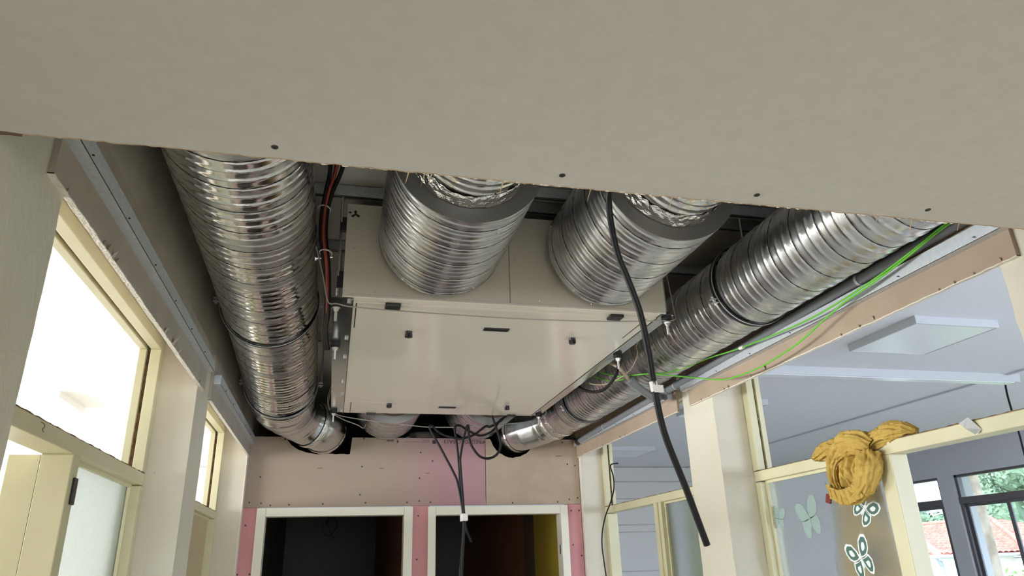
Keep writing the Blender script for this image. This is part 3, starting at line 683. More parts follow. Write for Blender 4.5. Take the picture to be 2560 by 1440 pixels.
for (kx, ky, a) in ((0.257, 2.768, 0.2), (0.951, 2.762, 0.6), (0.281, 4.131, 0.9), (0.981, 4.128, 1.2)):
    k = MB(); k.cyl((kx, ky, AZ0-0.002), (kx, ky, AZ0-0.012), 0.015, 20, 0.013)
    for i in range(5):
        q = a+i*2*PI/5; k.cyl((kx+0.010*math.cos(q), ky+0.010*math.sin(q), AZ0-0.010), (kx+0.010*math.cos(q), ky+0.010*math.sin(q), AZ0-0.026), 0.006, 10)
    k.cyl((kx, ky, AZ0-0.010), (kx, ky, AZ0-0.027), 0.010, 14)
    k.build('star_knob', 'black_plastic', ah, smooth=40)
for (sx, sy, w) in ((0.603, 2.686, 0.052), (0.63, 4.197, 0.052)):
    h = MB(); h.box(sx-w, sx+w, sy-0.017, sy-0.012, AZ0-0.006, AZ0-0.001); h.box(sx-w, sx+w, sy+0.012, sy+0.017, AZ0-0.006, AZ0-0.001); h.box(sx-w, sx-w+0.005, sy-0.012, sy+0.012, AZ0-0.006, AZ0-0.001); h.box(sx+w-0.005, sx+w, sy-0.012, sy+0.012, AZ0-0.006, AZ0-0.001)
    p = h.build('recessed_grip', 'black_plastic', ah); box('recess', 'black_rubber', (sx-w+0.004, sx+w-0.004, sy-0.013, sy+0.013, AZ0-0.0034, AZ0-0.002), p)
# mounting rails along both sides, with their isolators
def mount_rail(x0, x1, inner, label):
    r = MB(); r.box(x0, x1, AY0+0.012, AY1, AZ0+0.002, AZ0+0.005); r.box(inner-0.0015, inner+0.0015, AY0+0.012, AY1, AZ0-0.006, AZ0+0.004)
    return r.build('mounting_rail', 'galv_smooth', ah, label=label)
rl = mount_rail(-0.046, 0.024, 0.0235, 'galvanised mounting rail on the left edge')
rr_ = mount_rail(1.205, 1.262, 1.2065, 'galvanised mounting rail on the right edge')
for y in (2.459, 2.90, 3.186, 3.649, 3.94, 4.38): MB().cyl((0.0135, y, AZ0+0.002), (0.0135, y, AZ0-0.006), 0.008, 6).build('bolt', 'zinc', rl)
for y in (2.9, 3.25, 3.7, 4.1): MB().cyl((1.211, y, AZ0+0.002), (1.211, y, AZ0-0.003), 0.004, 6).build('bolt', 'zinc', rr_)
# sprung latches on the left side, seen edge on
for z0, z1 in ((1.165, 1.215), (0.945, 1.0)):
    q = MB(); q.box(-0.028, AX0, AY0+0.005, AY0+0.03, z0, z1); q.box(-0.034, -0.028, AY0+0.005, AY0+0.02, z0-0.006, z1-0.02); q.build('side_latch', 'black_plastic', ah)
def hanger(x, y, ztop, label, group='threaded hangers of the unit'):
    t = thing('rod_hanger', (x, y, AZ0-0.07), label, 'hanger', group)
    MB().cyl((x, y, AZ0-0.068), (x, y, ztop), 0.005, 10).build('threaded_rod', 'zinc', t)
    rb_ = MB(); rb_.cyl((x, y, AZ0-0.012), (x, y, AZ0+0.002), 0.021, 20); rb_.cyl((x, y, AZ0-0.017), (x, y, AZ0-0.013), 0.019, 20); rb_.cyl((x, y, AZ0+0.0055), (x, y, AZ0+0.02), 0.021, 20)
    rb_.build('rubber_isolator', 'black_rubber', t, smooth=40)
    MB().cyl((x, y, AZ0-0.020), (x, y, AZ0-0.017), 0.014, 16).build('washer', 'zinc', t)
    MB().cyl((x, y, AZ0-0.030), (x, y, AZ0-0.020), 0.0095, 6).build('nut', 'zinc', t)
    if ztop > 1.3: MB().cyl((x, y, ztop-0.012), (x, y, ztop-0.002), 0.009, 6).build('nut', 'zinc', t); 
    return t
RB = 1.33
hanger(-0.031, 2.478, RB, 'threaded rod and rubber mount at the front left corner of the unit')
hanger(-0.031, 2.985, RB, 'threaded rod and rubber mount halfway along the left rail of the unit')
hanger(-0.031, 4.37, RB, 'threaded rod and rubber mount at the rear left corner of the unit')
hanger(1.246, 2.455, RB, 'threaded rod and rubber mount at the front right corner of the unit')
hanger(1.246, 2.985, RB, 'threaded rod and rubber mount halfway along the right rail of the unit')
hanger(1.246, 4.37, RB, 'threaded rod and rubber mount at the rear right corner of the unit')
# steel rails across the slab
def slab_rail(y, x0, x1, label):
    t = thing('slab_rail', ((x0+x1)/2, y+0.012, RB), label, 'rail', 'steel rails under the slab')
    m = MB(); m.box(x0, x1, y, y+0.002, RB, SLAB); m.box(x0, x1, y+0.024, y+0.026, RB, SLAB); m.box(x0, x1, y, y+0.026, SLAB-0.002, SLAB)
    m.box(x0, x1, y, y+0.006, RB, RB+0.002); m.box(x0, x1, y+0.020, y+0.026, RB, RB+0.002)
    m.build('rail_profile', 'galv_matt', t)
    box('slot_shade', 'black_rubber', (x0, x1, y+0.003, y+0.023, RB+0.006, RB+0.012), t, label='black strip painting the shade inside the open rail')  # black strip stands in for the shade inside the rail
    return t
srl = slab_rail(2.466, XL, XR, 'steel rail on the slab, first one behind the front face of the unit')
slab_rail(2.343, 0.60, XR, 'short steel rail on the slab above the front silencers')
slab_rail(2.972, XL, XR, 'steel rail on the slab crossing above the middle of the unit')
slab_rail(4.358, XL, XR, 'steel rail on the slab crossing above the rear of the unit')
text_part('0457 + 1809022', 0.045, 2.4655, 1.352, 0.016, (PI/2, 0, 0), srl, 'pole_grey')

# ------------------------------------------------------------------ pipe, hoses and cables
pv = thing('drain_pipe', (1.742, 3.3, 0.84), 'long grey plastic drain pipe along the right wall', 'pipe')
MB().tube([(1.742, 0.3, 0.925), (1.742, 3.30, 0.873), (1.742, 5.06, 0.846)], 0.020, 24).build('pipe_run', 'pvc_grey', pv, smooth=40)
MB().tube([(1.742, 5.02, 0.8465), (1.742, 5.075, 0.8455)], 0.0255, 24).build('end_collar', 'black_plastic', pv, smooth=40)
MB().tube(spline([(1.40, 3.24, 0.850), (1.55, 3.37, 0.812), (1.67, 3.51, 0.818), (1.742, 3.60, 0.866)], 8), 0.0195, 20).build('branch', 'pvc_grey', pv, smooth=40)
MB().tube([(1.742, 3.50, 0.8695), (1.742, 3.72, 0.8665)], 0.0240, 24).build('tee_socket', 'pvc_grey', pv, smooth=40)
MB().tube([(1.392, 3.232, 0.8525), (1.450, 3.284, 0.836)], 0.0245, 20).build('branch_socket', 'pvc_grey', pv, smooth=40)
for y in (1.95, 3.41, 4.5):
    MB().annulus((1.742, y-0.006, 0.925-(y-0.3)*0.0173), (0, 1, 0), 0.0205, 0.0225, 0.012, 28).build('pipe_clip', 'galv_matt', pv)
def one_cable(name, pts, r, m, label, cat='cable', n=8, group=None):
    return tag(cable(name, pts, r, m, None, n), label, cat, group)
one_cable('drain_hose', [(1.226, 3.30, 0.960), (1.262, 3.27, 0.958), (1.300, 3.21, 0.925), (1.325, 3.175, 0.892), (1.355, 3.185, 0.866), (1.393, 3.233, 0.852)], 0.0095, 'cable_tan', 'short white condensate hose from the unit into the grey branch pipe', 'hose', 12)
bk = thing('supply_cable', (0.63, 1.31, 0.02), 'thick black cable hanging free from the ceiling edge in front of the right silencer', 'cable')
cable('cable_run', [(0.50, 0.9, 0.745), (0.525, 1.15, 0.752), (0.533, 1.25, 0.728), (0.547, 1.27, 0.617), (0.572, 1.28, 0.55), (0.596, 1.29, 0.483), (0.611, 1.30, 0.40), (0.620, 1.31, 0.336), (0.641, 1.33, 0.243), (0.685, 1.35, 0.135), (0.727, 1.37, 0.027)], 0.0068, 'cable_black', bk, 12)
tp = MB(); tp.tube([(0.6225, 1.3135, 0.322), (0.6190, 1.3105, 0.342)], 0.0082, 12); tp.box(0.617, 0.637, 1.303, 1.3045, 0.318, 0.333); tp.build('tape_marker', 'white_plastic', bk, label='white tape flag')
hb = thing('cable_bundle', (0.770, 4.447, -0.385), 'three dark cables gathered by a white tie, hanging below the rear of the unit', 'cable bundle')
cable('cable_run', [(1.20, 4.447, 1.02), (1.14, 4.447, 0.95), (1.051, 4.447, 0.902), (1.013, 4.447, 0.869), (0.947, 4.447, 0.832), (0.918, 4.447, 0.834), (0.886, 4.447, 0.813), (0.846, 4.447, 0.783), (0.803, 4.447, 0.765), (0.746, 4.447, 0.754), (0.656, 4.447, 0.772), (0.605, 4.447, 0.799), (0.578, 4.447, 0.827), (0.562, 4.447, 0.832), (0.558, 4.447, 0.818), (0.578, 4.447, 0.780), (0.621, 4.447, 0.706), (0.662, 4.447, 0.632), (0.707, 4.447, 0.550), (0.736, 4.447, 0.477), (0.767, 4.447, 0.295), (0.762, 4.437, 0.144), (0.743, 4.427, -0.048), (0.736, 4.427, -0.385)], 0.0075, 'cable_black', hb)
cable('cable_run', [(1.20, 4.485, 1.02), (1.14, 4.485, 0.95), (1.054, 4.485, 0.904), (1.014, 4.485, 0.874), (0.972, 4.485, 0.816), (0.926, 4.485, 0.790), (0.882, 4.485, 0.781), (0.848, 4.485, 0.792), (0.799, 4.485, 0.817), (0.761, 4.485, 0.841), (0.738, 4.485, 0.844), (0.725, 4.485, 0.833), (0.723, 4.485, 0.808), (0.731, 4.485, 0.757), (0.744, 4.485, 0.647), (0.751, 4.485, 0.554), (0.755, 4.485, 0.482), (0.778, 4.466, 0.297), (0.786, 4.466, 0.222), (0.820, 4.466, 0.140)], 0.0075, 'cable_black', hb)
cable('cable_run', [(0.948, 4.408, 0.895), (0.965, 4.408, 0.844), (0.985, 4.408, 0.785), (1.000, 4.408, 0.731), (0.993, 4.408, 0.680), (0.964, 4.408, 0.642), (0.915, 4.408, 0.626), (0.865, 4.408, 0.641), (0.824, 4.408, 0.690), (0.805, 4.408, 0.734), (0.798, 4.408, 0.783), (0.797, 4.408, 0.822), (0.789, 4.408, 0.828), (0.783, 4.408, 0.811), (0.765, 4.408, 0.745), (0.745, 4.408, 0.635), (0.745, 4.408, 0.582), (0.755, 4.418, 0.474), (0.771, 4.437, 0.292), (0.767, 4.427, 0.174), (0.751, 4.408, -0.045), (0.746, 4.408, -0.385)], 0.0075, 'cable_black', hb)
MB().box(0.754, 0.792, 4.415, 4.490, 0.260, 0.303).build('tape_tie', 'white_plastic', hb, bevel=0.005, label='white tape tie')
one_cable('data_cable', [(1.70, 1.0, 0.93), (1.70, 1.30, 0.92), (1.70, 1.52, 0.899), (1.70, 1.698, 0.868), (1.70, 1.88, 0.846), (1.70, 2.109, 0.832), (1.70, 2.319, 0.836), (1.70, 2.68, 0.862), (1.66, 2.90, 0.875), (1.58, 3.10, 0.862), (1.42, 3.12, 0.848), (1.40, 3.322, 0.888), (1.38, 3.454, 0.93), (1.30, 3.55, 0.99)], 0.0034, 'cable_green', 'green data cable carrying a white tag along the right duct', group='green data cables')
one_cable('data_cable', [(1.705, 1.0, 0.925), (1.705, 1.30, 0.915), (1.705, 1.533, 0.893), (1.705, 1.723, 0.86), (1.705, 1.898, 0.837), (1.705, 2.004, 0.828), (1.705, 2.124, 0.804), (1.705, 2.308, 0.765), (1.705, 2.568, 0.745), (1.705, 2.795, 0.756), (1.70, 2.933, 0.783), (1.66, 3.05, 0.82), (1.55, 3.08, 0.835), (1.43, 3.143, 0.855), (1.42, 3.344, 0.88), (1.40, 3.52, 0.915), (1.33, 3.66, 0.99)], 0.0034, 'cable_green', 'green data cable sagging lower across the tan board', group='green data cables')
tag(MB().tube([(1.70, 2.66, 0.860), (1.70, 2.69, 0.8625)], 0.0075, 10).build('cable_tag', 'white_plastic'), 'white tag on the upper green cable', 'tag')
one_cable('power_lead', [(1.270, 2.99, 0.93), (1.285, 3.03, 0.905), (1.30, 3.127, 0.875), (1.31, 3.18, 0.858), (1.31, 3.269, 0.833), (1.31, 3.385, 0.827), (1.31, 3.534, 0.854), (1.30, 3.66, 0.90), (1.28, 3.75, 0.97)], 0.0085, 'cable_black', 'short black lead looping under the right edge of the unit', n=10)
one_cable('thin_wire', [(1.40, 2.95, 1.06), (1.40, 3.103, 0.991), (1.40, 3.102, 0.954), (1.395, 3.132, 0.912), (1.38, 3.20, 0.875), (1.35, 3.35, 0.862), (1.33, 3.5, 0.885), (1.30, 3.68, 0.95)], 0.003, 'cable_tan', 'thin tan wire against the right duct beside the unit')
one_cable('thin_wire', [(-0.115, 2.44, 1.10), (-0.085, 2.46, 1.0), (-0.068, 2.468, 0.925), (-0.055, 2.47, 0.895), (-0.029, 2.44, 0.884), (0.025, 2.462, 0.883), (0.198, 2.478, 0.882), (0.624, 2.495, 0.881), (0.975, 2.482, 0.882), (1.215, 2.445, 0.884), (1.27, 2.44, 0.89), (1.285, 2.46, 0.93), (1.28, 2.48, 1.10), (1.262, 2.49, 1.25)], 0.0026, 'cable_grey', 'thin grey wire strung across the front underside of the unit')
one_cable('thin_wire', [(-0.029, 4.5, 1.121), (-0.060, 4.5, 1.03), (-0.062, 4.5, 0.955), (-0.021, 4.5, 0.906), (0.130, 4.5, 0.876), (0.378, 4.5, 0.850), (0.579, 4.5, 0.833), (0.889, 4.5, 0.845), (1.292, 4.5, 0.895), (1.33, 4.5, 1.0)], 0.0032, 'cable_grey', 'thin grey wire strung below the rear edge of the unit')
one_cable('thin_wire', [(-0.045, 4.47, 1.10), (-0.072, 4.47, 1.0), (-0.05, 4.47, 0.92), (0.02, 4.49, 0.875), (0.12, 4.53, 0.845), (0.155, 4.56, 0.832), (0.17, 4.58, 0.86)], 0.0028, 'cable_grey', 'short thin grey wire at the rear left corner of the unit')
lb = thing('cable_loom', (-0.075, 2.5, 0.84), 'loom of black and red cables dropping between the left duct and the unit', 'cable bundle')
for k, (dx, dy, m, r) in enumerate(((-0.008, 0.0, 'cable_black', 0.0075), (0.004, -0.012, 'cable_red', 0.0062), (0.014, 0.004, 'cable_black', 0.0080), (0.002, 0.012, 'cable_black', 0.0070), (-0.001, 0.02, 'cable_grey', 0.003))):
    j = lambda s: s*(1+0.5*((k*7) % 3-1))
    cable('cable_run', [(-0.058+dx*3.2, 1.60, 1.345), (-0.058+dx*2.8, 2.02+dy, 1.335), (-0.064+dx*1.8, 2.25+dy, 1.322), (-0.084+dx, 2.36+dy, 1.285), (-0.096+dx*.8, 2.41+dy, 1.22), (-0.094+dx*.8, 2.43+dy, 1.13), (-0.078+dx*.7, 2.45+dy, 1.04), (-0.070+dx*.6, 2.52+dy, 0.97), (-0.072+dx*.7, 2.70+dy, 0.94), (-0.082+dx*.7, 3.0+dy, 0.96), (-0.080+dx, 3.4+dy, 1.0)], r, m, lb)
for (y, z, xx) in ((2.405, 1.235, -0.095), (2.44, 1.075, -0.080)):
    MB().annulus((xx, y, z), (0.15, 0.15, 1), 0.021, 0.0235, 0.005, 20).build('cable_tie', 'white_plastic', lb)
tag(MB().cyl((-0.118, 2.47, 1.065), (-0.055, 2.47, 1.075), 0.004, 8).cyl((-0.118, 2.47, 1.065), (-0.112, 2.47, 1.066), 0.008, 8).build('bolt', 'zinc'), 'short zinc bolt sticking out beside the cable loom', 'bolt')
one_cable('thin_black_cable', [(1.975, 4.90, 0.665), (1.935, 4.875, 0.66), (1.90, 4.859, 0.641), (1.90, 4.821, 0.568), (1.90, 4.824, 0.486), (1.90, 4.90, 0.405), (1.885, 4.98, 0.32), (1.87, 5.03, 0.22), (1.865, 5.05, 0.12), (1.87, 5.045, 0.0), (1.875, 5.03, -0.15), (1.88, 5.03, -0.5)], 0.0048, 'cable_black', 'thin black cable hanging from the farther right frame beside the end wall')
# ------------------------------------------------------------------ yellow cloth, curtain and stickers at the right frame
def ridged(p, oct=3):
    v = 0; a = 1; f = 1
    for _ in range(oct):
        v += a*(1-abs(noise.noise(Vector(p)*f))*2); a *= 0.5; f *= 2.1
    return v
yc = thing('yellow_cloth', (1.90, 2.38, 0.19), 'crumpled mustard yellow cloth bunched over the cream transom bar', 'cloth')
def crumple(fn, nu, nv, amp, freq, seed, closed=True):
    """amp: depth of the folds; freq: (along, around, fine) fold frequencies; folds run along u and wander round v"""
    vs = []
    P = [[Vector(fn(i/(nu-1), j/nv if closed else j/(nv-1))) for j in range(nv)] for i in range(nu)]
    for i in range(nu):
        for j in range(nv):
            a = P[min(i+1, nu-1)][j]-P[max(i-1, 0)][j]; b = P[i][(j+1) % nv]-P[i][(j-1) % nv] if closed else P[i][min(j+1, nv-1)]-P[i][max(j-1, 0)]
            n = a.cross(b); n = n.normalized() if n.length > 1e-9 else Vector((0, 0, 1))
            u = i/(nu-1); v = j/nv if closed else j/(nv-1); p = P[i][j]
            if closed: q = Vector((u*freq[0]+seed, math.cos(2*PI*v)*freq[1]+0.35*math.sin(u*9), math.sin(2*PI*v)*freq[1]))
            else: q = Vector((u*freq[0]+seed, v*freq[1], 0.3))
            w = noise.noise(p*9+Vector((seed, 0, 0)))
            f = (1-abs(noise.noise(q + Vector((w, w, w))))*2.2) + 0.45*(1-abs(noise.noise(q*2.3))*2.2)
            g = 1-abs(noise.noise(p*freq[2]+Vector((0, seed, 0))))*2
            vs.append(p - n*amp*(f*0.8-0.9) - n*amp*0.22*(g-0.7))
    fs = [(i*nv+j, i*nv+(j+1) % nv, (i+1)*nv+(j+1) % nv, (i+1)*nv+j) for i in range(nu-1) for j in range(nv if closed else nv-1)]
    return MB().add(vs, fs)
def sweep(pts, radii, flat=(1, 1)):
    P = spline(pts, 10); n = len(P)-1
    R2 = []
    for i in range(len(radii)-1): R2 += [radii[i]+(radii[i+1]-radii[i])*k/10 for k in range(10)]
    R2.append(radii[-1])
    def f(u, v):
        x = u*n; i = min(int(x), n-1); t = x-i
        c = P[i].lerp(P[i+1], t); r = R2[i]+(R2[i+1]-R2[i])*t
        tg = (P[min(i+2, n)]-P[max(i-1, 0)]).normalized(); a = Vector((1, 0, 0)); a = (a-tg*a.dot(tg)).normalized(); b = tg.cross(a)
        th = 2*PI*v
        return c + (a*math.cos(th)*flat[0] + b*math.sin(th)*flat[1])*r
    return f
# roll lying on the bar to the right, main hood in front of the glass, ragged tuft on the left
crumple(sweep([(1.98, 2.10, 0.400), (1.965, 2.14, 0.412), (1.95, 2.20, 0.413), (1.94, 2.27, 0.395), (1.93, 2.33, 0.375)], [0.006, 0.030, 0.037, 0.034, 0.03]), 90, 72, 0.014, (2.2, 2.2, 60), 3.1).build('roll', 'yellow_cloth', yc, smooth=0)
crumple(sweep([(1.925, 2.27, 0.375), (1.91, 2.31, 0.395), (1.905, 2.37, 0.398), (1.90, 2.43, 0.378), (1.895, 2.475, 0.325), (1.895, 2.48, 0.262), (1.893, 2.44, 0.215), (1.893, 2.375, 0.210), (1.895, 2.315, 0.245), (1.90, 2.285, 0.300), (1.91, 2.28, 0.355)], [0.028, 0.046, 0.05, 0.044, 0.024, 0.02, 0.03, 0.034, 0.040, 0.048, 0.04]), 220, 80, 0.014, (6.5, 2.4, 60), 9.7).build('hood', 'yellow_cloth', yc, smooth=0)
crumple(sweep([(1.93, 2.40, 0.385), (1.91, 2.46, 0.392), (1.905, 2.52, 0.390), (1.905, 2.575, 0.378), (1.91, 2.60, 0.366)], [0.03, 0.040, 0.036, 0.022, 0.004]), 90, 72, 0.014, (2.0, 2.4, 60), 5.3).build('tuft', 'yellow_cloth', yc, smooth=0)
def inner(u, v):
    y = 2.29 + 0.18*v; z = 0.225 + 0.15*u
    return (1.925 - 0.035*math.sin(PI*u)*(0.4+0.6*math.sin(PI*v)) + 0.012*math.sin(v*26+u*5), y, z)
crumple(inner, 60, 90, 0.009, (1.5, 9, 60), 1.7, closed=False).build('lining', 'yellow_cloth', yc, smooth=0)
def bandf(u, v):
    y = 2.315 + 0.19*u; z = 0.262 - 0.03*math.sin(PI*u) - 0.055*v + 0.018*(u-0.5)
    return (1.868 - 0.014*math.sin(PI*u) + 0.004*math.sin(u*40)+0.01*v, y, z)
crumple(bandf, 120, 24, 0.006, (16, 1.5, 80), 4.4, closed=False).build('gathered_hem', 'yellow_cloth', yc, smooth=0)
MB().prism([(2.545, 0.228), (2.575, 0.232), (2.588, 0.200), (2.56, 0.192)], 'x', 1.915, 1.921).build('red_tab', 'red_cloth', yc, label='dark red cloth tab')
def curt(y0a, y1a, y0b, y1b, x, ztop, zbot, folds, amp):
    m = MB(); n = 90; k = 40; vs = []
    for sgn in (0, 1):
        for i in range(k+1):
            t = i/k; ya = y0a+(y0b-y0a)*t; yb = y1a+(y1b-y1a)*t
            for j in range(n+1):
                u = j/n
                vs.append((x + amp*math.sin(u*folds*2*PI+1.2*t) + 0.004*noise.noise(Vector((u*9, t*5, 1))) + sgn*0.002, ya+(yb-ya)*u, ztop+(zbot-ztop)*t))
    w = n+1; fs = [(i*w+j, i*w+j+1, (i+1)*w+j+1, (i+1)*w+j) for i in range(k) for j in range(n)]
    o = (k+1)*w; fs += [(o+(i+1)*w+j, o+(i+1)*w+j+1, o+i*w+j+1, o+i*w+j) for i in range(k) for j in range(n)]
    return m.add(vs, fs)
tag(curt(2.46, 2.70, 2.36, 2.95, 2.075, 0.40, -1.2, 3.5, 0.022).build('curtain', 'yellow_curtain', smooth=0), 'mustard curtain hanging behind the frosted pane with the butterflies', 'curtain')
tag(curt(3.50, 4.17, 3.50, 4.17, 2.10, 0.345, -1.2, 6.5, 0.02).build('curtain', 'olive_curtain', smooth=0), 'olive curtain behind the glass of the farther right frame', 'curtain')
def butterfly(cy, cz, s, ang, body, outline, label, x=None, both=True):
    x = x or gx3-0.0034
    t = thing('butterfly_sticker', (x, cy, cz-s), label, 'sticker', 'butterfly stickers on the frosted pane')
    wing_u = [(0.0, 0.02), (0.06, 0.42), (0.30, 0.88), (0.66, 1.05), (0.92, 0.92), (0.94, 0.58), (0.80, 0.24), (0.55, 0.03), (0.25, -0.03)]
    wing_l = [(0.0, 0.04), (0.28, 0.02), (0.62, 0.04), (0.76, -0.28), (0.66, -0.70), (0.46, -0.92), (0.24, -0.80), (0.08, -0.45)]
    bod = [(-0.05, -0.40), (0.0, -0.48), (0.05, -0.40), (0.06, 0.05), (0.03, 0.26), (-0.03, 0.26), (-0.06, 0.05)]
    ca, sa = math.cos(ang), math.sin(ang)
    def tr(p, k, sg): 
        u, v = p[0]*k*sg*s, p[1]*k*s
        return (cy - (u*ca - v*sa), cz + u*sa + v*ca)
    MB().prism([tr(p, 1, 1) for p in bod], 'x', x-0.0014, x).build('insect_body', outline or body, t)
    for sg in ((-1, 1) if both else (1,)):
        for w in (wing_u, wing_l):
            cxp = (sum(p[0] for p in w)/len(w), sum(p[1] for p in w)/len(w))
            if outline:
                o = MB().prism([tr(p, 1, sg) for p in w], 'x', x-0.0004, x).build('wing_outline', outline, t)
                MB().prism([tr((cxp[0]+(p[0]-cxp[0])*.78, cxp[1]+(p[1]-cxp[1])*.78), 1, sg) for p in w], 'x', x-0.0008, x-0.0004).build('wing_fill', body, o)
                MB().prism([tr((cxp[0]+(p[0]-cxp[0])*.36, cxp[1]+(p[1]-cxp[1])*.36), 1, sg) for p in w], 'x', x-0.0012, x-0.0008).build('wing_spot', outline, o)
            else: MB().prism([tr(p, 1, sg) for p in w], 'x', x-0.0004, x).build('wing', body, t)
    return t
butterfly(2.805, 0.150, 0.082, 0.25, 'sticker_grey', None, 'plain grey-green butterfly sticker in the middle of the frosted pane')
butterfly(3.03, 0.165, 0.05, -0.2, 'sticker_grey', None, 'faint small butterfly sticker near the pier edge of the frosted pane')
butterfly(2.455, 0.165, 0.068, -0.85, 'sticker_green', 'sticker_white', 'white outlined butterfly sticker just below the yellow cloth')
butterfly(2.528, -0.015, 0.075, 0.35, 'sticker_green', 'sticker_white', 'white outlined butterfly sticker low on the frosted pane')
fo = MB().add([(1.938, 1.885, 0.384), (1.930, 1.838, 0.394), (1.942, 1.812, 0.352), (1.928, 1.826, 0.338), (1.920, 1.850, 0.362), (1.935, 1.870, 0.372),
               (1.940, 1.886, 0.385), (1.932, 1.839, 0.395), (1.944, 1.812, 0.352), (1.930, 1.826, 0.337), (1.924, 1.850, 0.362), (1.938, 1.870, 0.371)],
              [(0, 1, 5), (1, 4, 5), (1, 2, 4), (2, 3, 4), (6, 11, 7), (7, 11, 10), (7, 10, 8), (8, 10, 9), (0, 6, 7, 1), (1, 7, 8, 2), (2, 8, 9, 3), (3, 9, 10, 4), (4, 10, 11, 5), (5, 11, 6, 0)])
tag(fo.build('foil_scrap', 'foil_silver'), 'scrap of silver foil stuck on the cream transom bar', 'foil')
# ------------------------------------------------------------------ lamps and wiring in the rooms (all switched off)
def led_panel(x, y, label, rz=0):
    t = thing('ceiling_panel', (x, y, ROOMC-0.05), label, 'lamp', 'square surface panels, switched off')
    f = MB(); h = 0.3; z0 = ROOMC-0.05
    f.box(x-h, x+h, y-h, y-h+0.012, z0, ROOMC); f.box(x-h, x+h, y+h-0.012, y+h, z0, ROOMC); f.box(x-h, x-h+0.012, y-h+0.012, y+h-0.012, z0, ROOMC); f.box(x+h-0.012, x+h, y-h+0.012, y+h-0.012, z0, ROOMC)
    f.build('frame', 'panel_white', t, bevel=0.001)
    box('diffuser', 'diffuser', (x-h+0.012, x+h-0.012, y-h+0.012, y+h-0.012, z0+0.003, z0+0.008), t)
led_panel(3.575, 3.60, 'square white panel lamp on the classroom ceiling nearest the corridor')
led_panel(3.49, 8.45, 'square white panel lamp on the classroom ceiling beside the far wall')
led_panel(3.39, 5.82, 'square white panel lamp half hidden by the pier of the right wall')
led_panel(-2.32, 6.12, 'square white panel lamp on the ceiling of the bright left room')
ln = thing('batten_lamp', (4.2, 4.50, ROOMC-0.07), 'long white batten lamp across the classroom ceiling', 'lamp')
MB().prism([(4.44, ROOMC), (4.56, ROOMC), (4.545, ROOMC-0.06), (4.455, ROOMC-0.06)], 'x', 2.9, 5.28).build('housing', 'panel_white', ln, bevel=0.002)
box('diffuser', 'diffuser', (2.95, 5.23, 4.462, 4.538, ROOMC-0.066, ROOMC-0.06), ln)
tag(MB().box(5.14, 5.165, 4.57, 10.03, ROOMC-0.015, ROOMC).build('cable_trunking', 'panel_white'), 'thin white trunking running down the classroom ceiling', 'trunking')
tag(MB().box(5.14, 5.165, 1.5, 4.43, ROOMC-0.015, ROOMC).build('cable_trunking', 'panel_white'), 'short white trunking between the batten lamp and the right edge', 'trunking')
one_cable('lamp_cord', [(5.27, 4.52, 1.30), (5.30, 4.60, 1.284), (5.30, 4.617, 1.189), (5.30, 4.618, 1.025), (5.30, 4.612, 0.863), (5.30, 4.616, 0.722), (5.30, 4.62, 0.4), (5.31, 4.62, 0.1)], 0.008, 'cable_black', 'black cord hanging from the end of the batten lamp')
# ------------------------------------------------------------------ classroom windows
def class_window(n, a, b, sash):
    t = thing('window_%d' % n, (8.05, (a+b)/2, -0.75), 'grey aluminium classroom window, %s' % ('narrow, next to the end wall' if n == 5 else 'with a sliding sash' if n == 6 else 'farther along the wall'), None, None, 'structure')
    x0, x1 = 8.00, 8.08; z0, z1 = -0.75, 0.95; w = 0.045
    fr = MB(); fr.box(x0, x1, a, b, z1-w*0.7, z1); fr.box(x0, x1, a, b, z0, z0+w); fr.box(x0, x1, a, a+w, z0, z1); fr.box(x0, x1, b-w, b, z0, z1); fr.box(x0-0.01, x1, a, b, 0.585, 0.665)
    fr.build('frame', 'alu_window', t, bevel=0.004)
    ss = MB(); mid = (a+b)/2 + 0.0
    segs = [(a+w, b-w)] if not sash else [(a+w, mid), (mid, b-w)]
    for i, (p, q) in enumerate(segs):
        o = MB(); xx = x0+0.012+0.03*i; ww = 0.04
        o.box(xx, xx+0.025, p, p+ww, z0+w, 0.585); o.box(xx, xx+0.025, q-ww, q, z0+w, 0.585); o.box(xx, xx+0.025, p+ww, q-ww, 0.585-ww, 0.585); o.box(xx, xx+0.025, p+ww, q-ww, z0+w, z0+w+ww)
        sh = o.build('sash', 'alu_window', t, bevel=0.003)
        box('pane', 'clear_glass', (xx+0.01, xx+0.014, p+ww, q-ww, z0+w+ww, 0.585-ww), sh)
    box('pane', 'clear_glass', (x0+0.03, x0+0.034, a+w, b-w, 0.665, z1-w*0.7), t, label='top light')
for i, (a, b) in enumerate(WINS_AND_ADDED[:3]): class_window(5+i, a, b, i > 0)
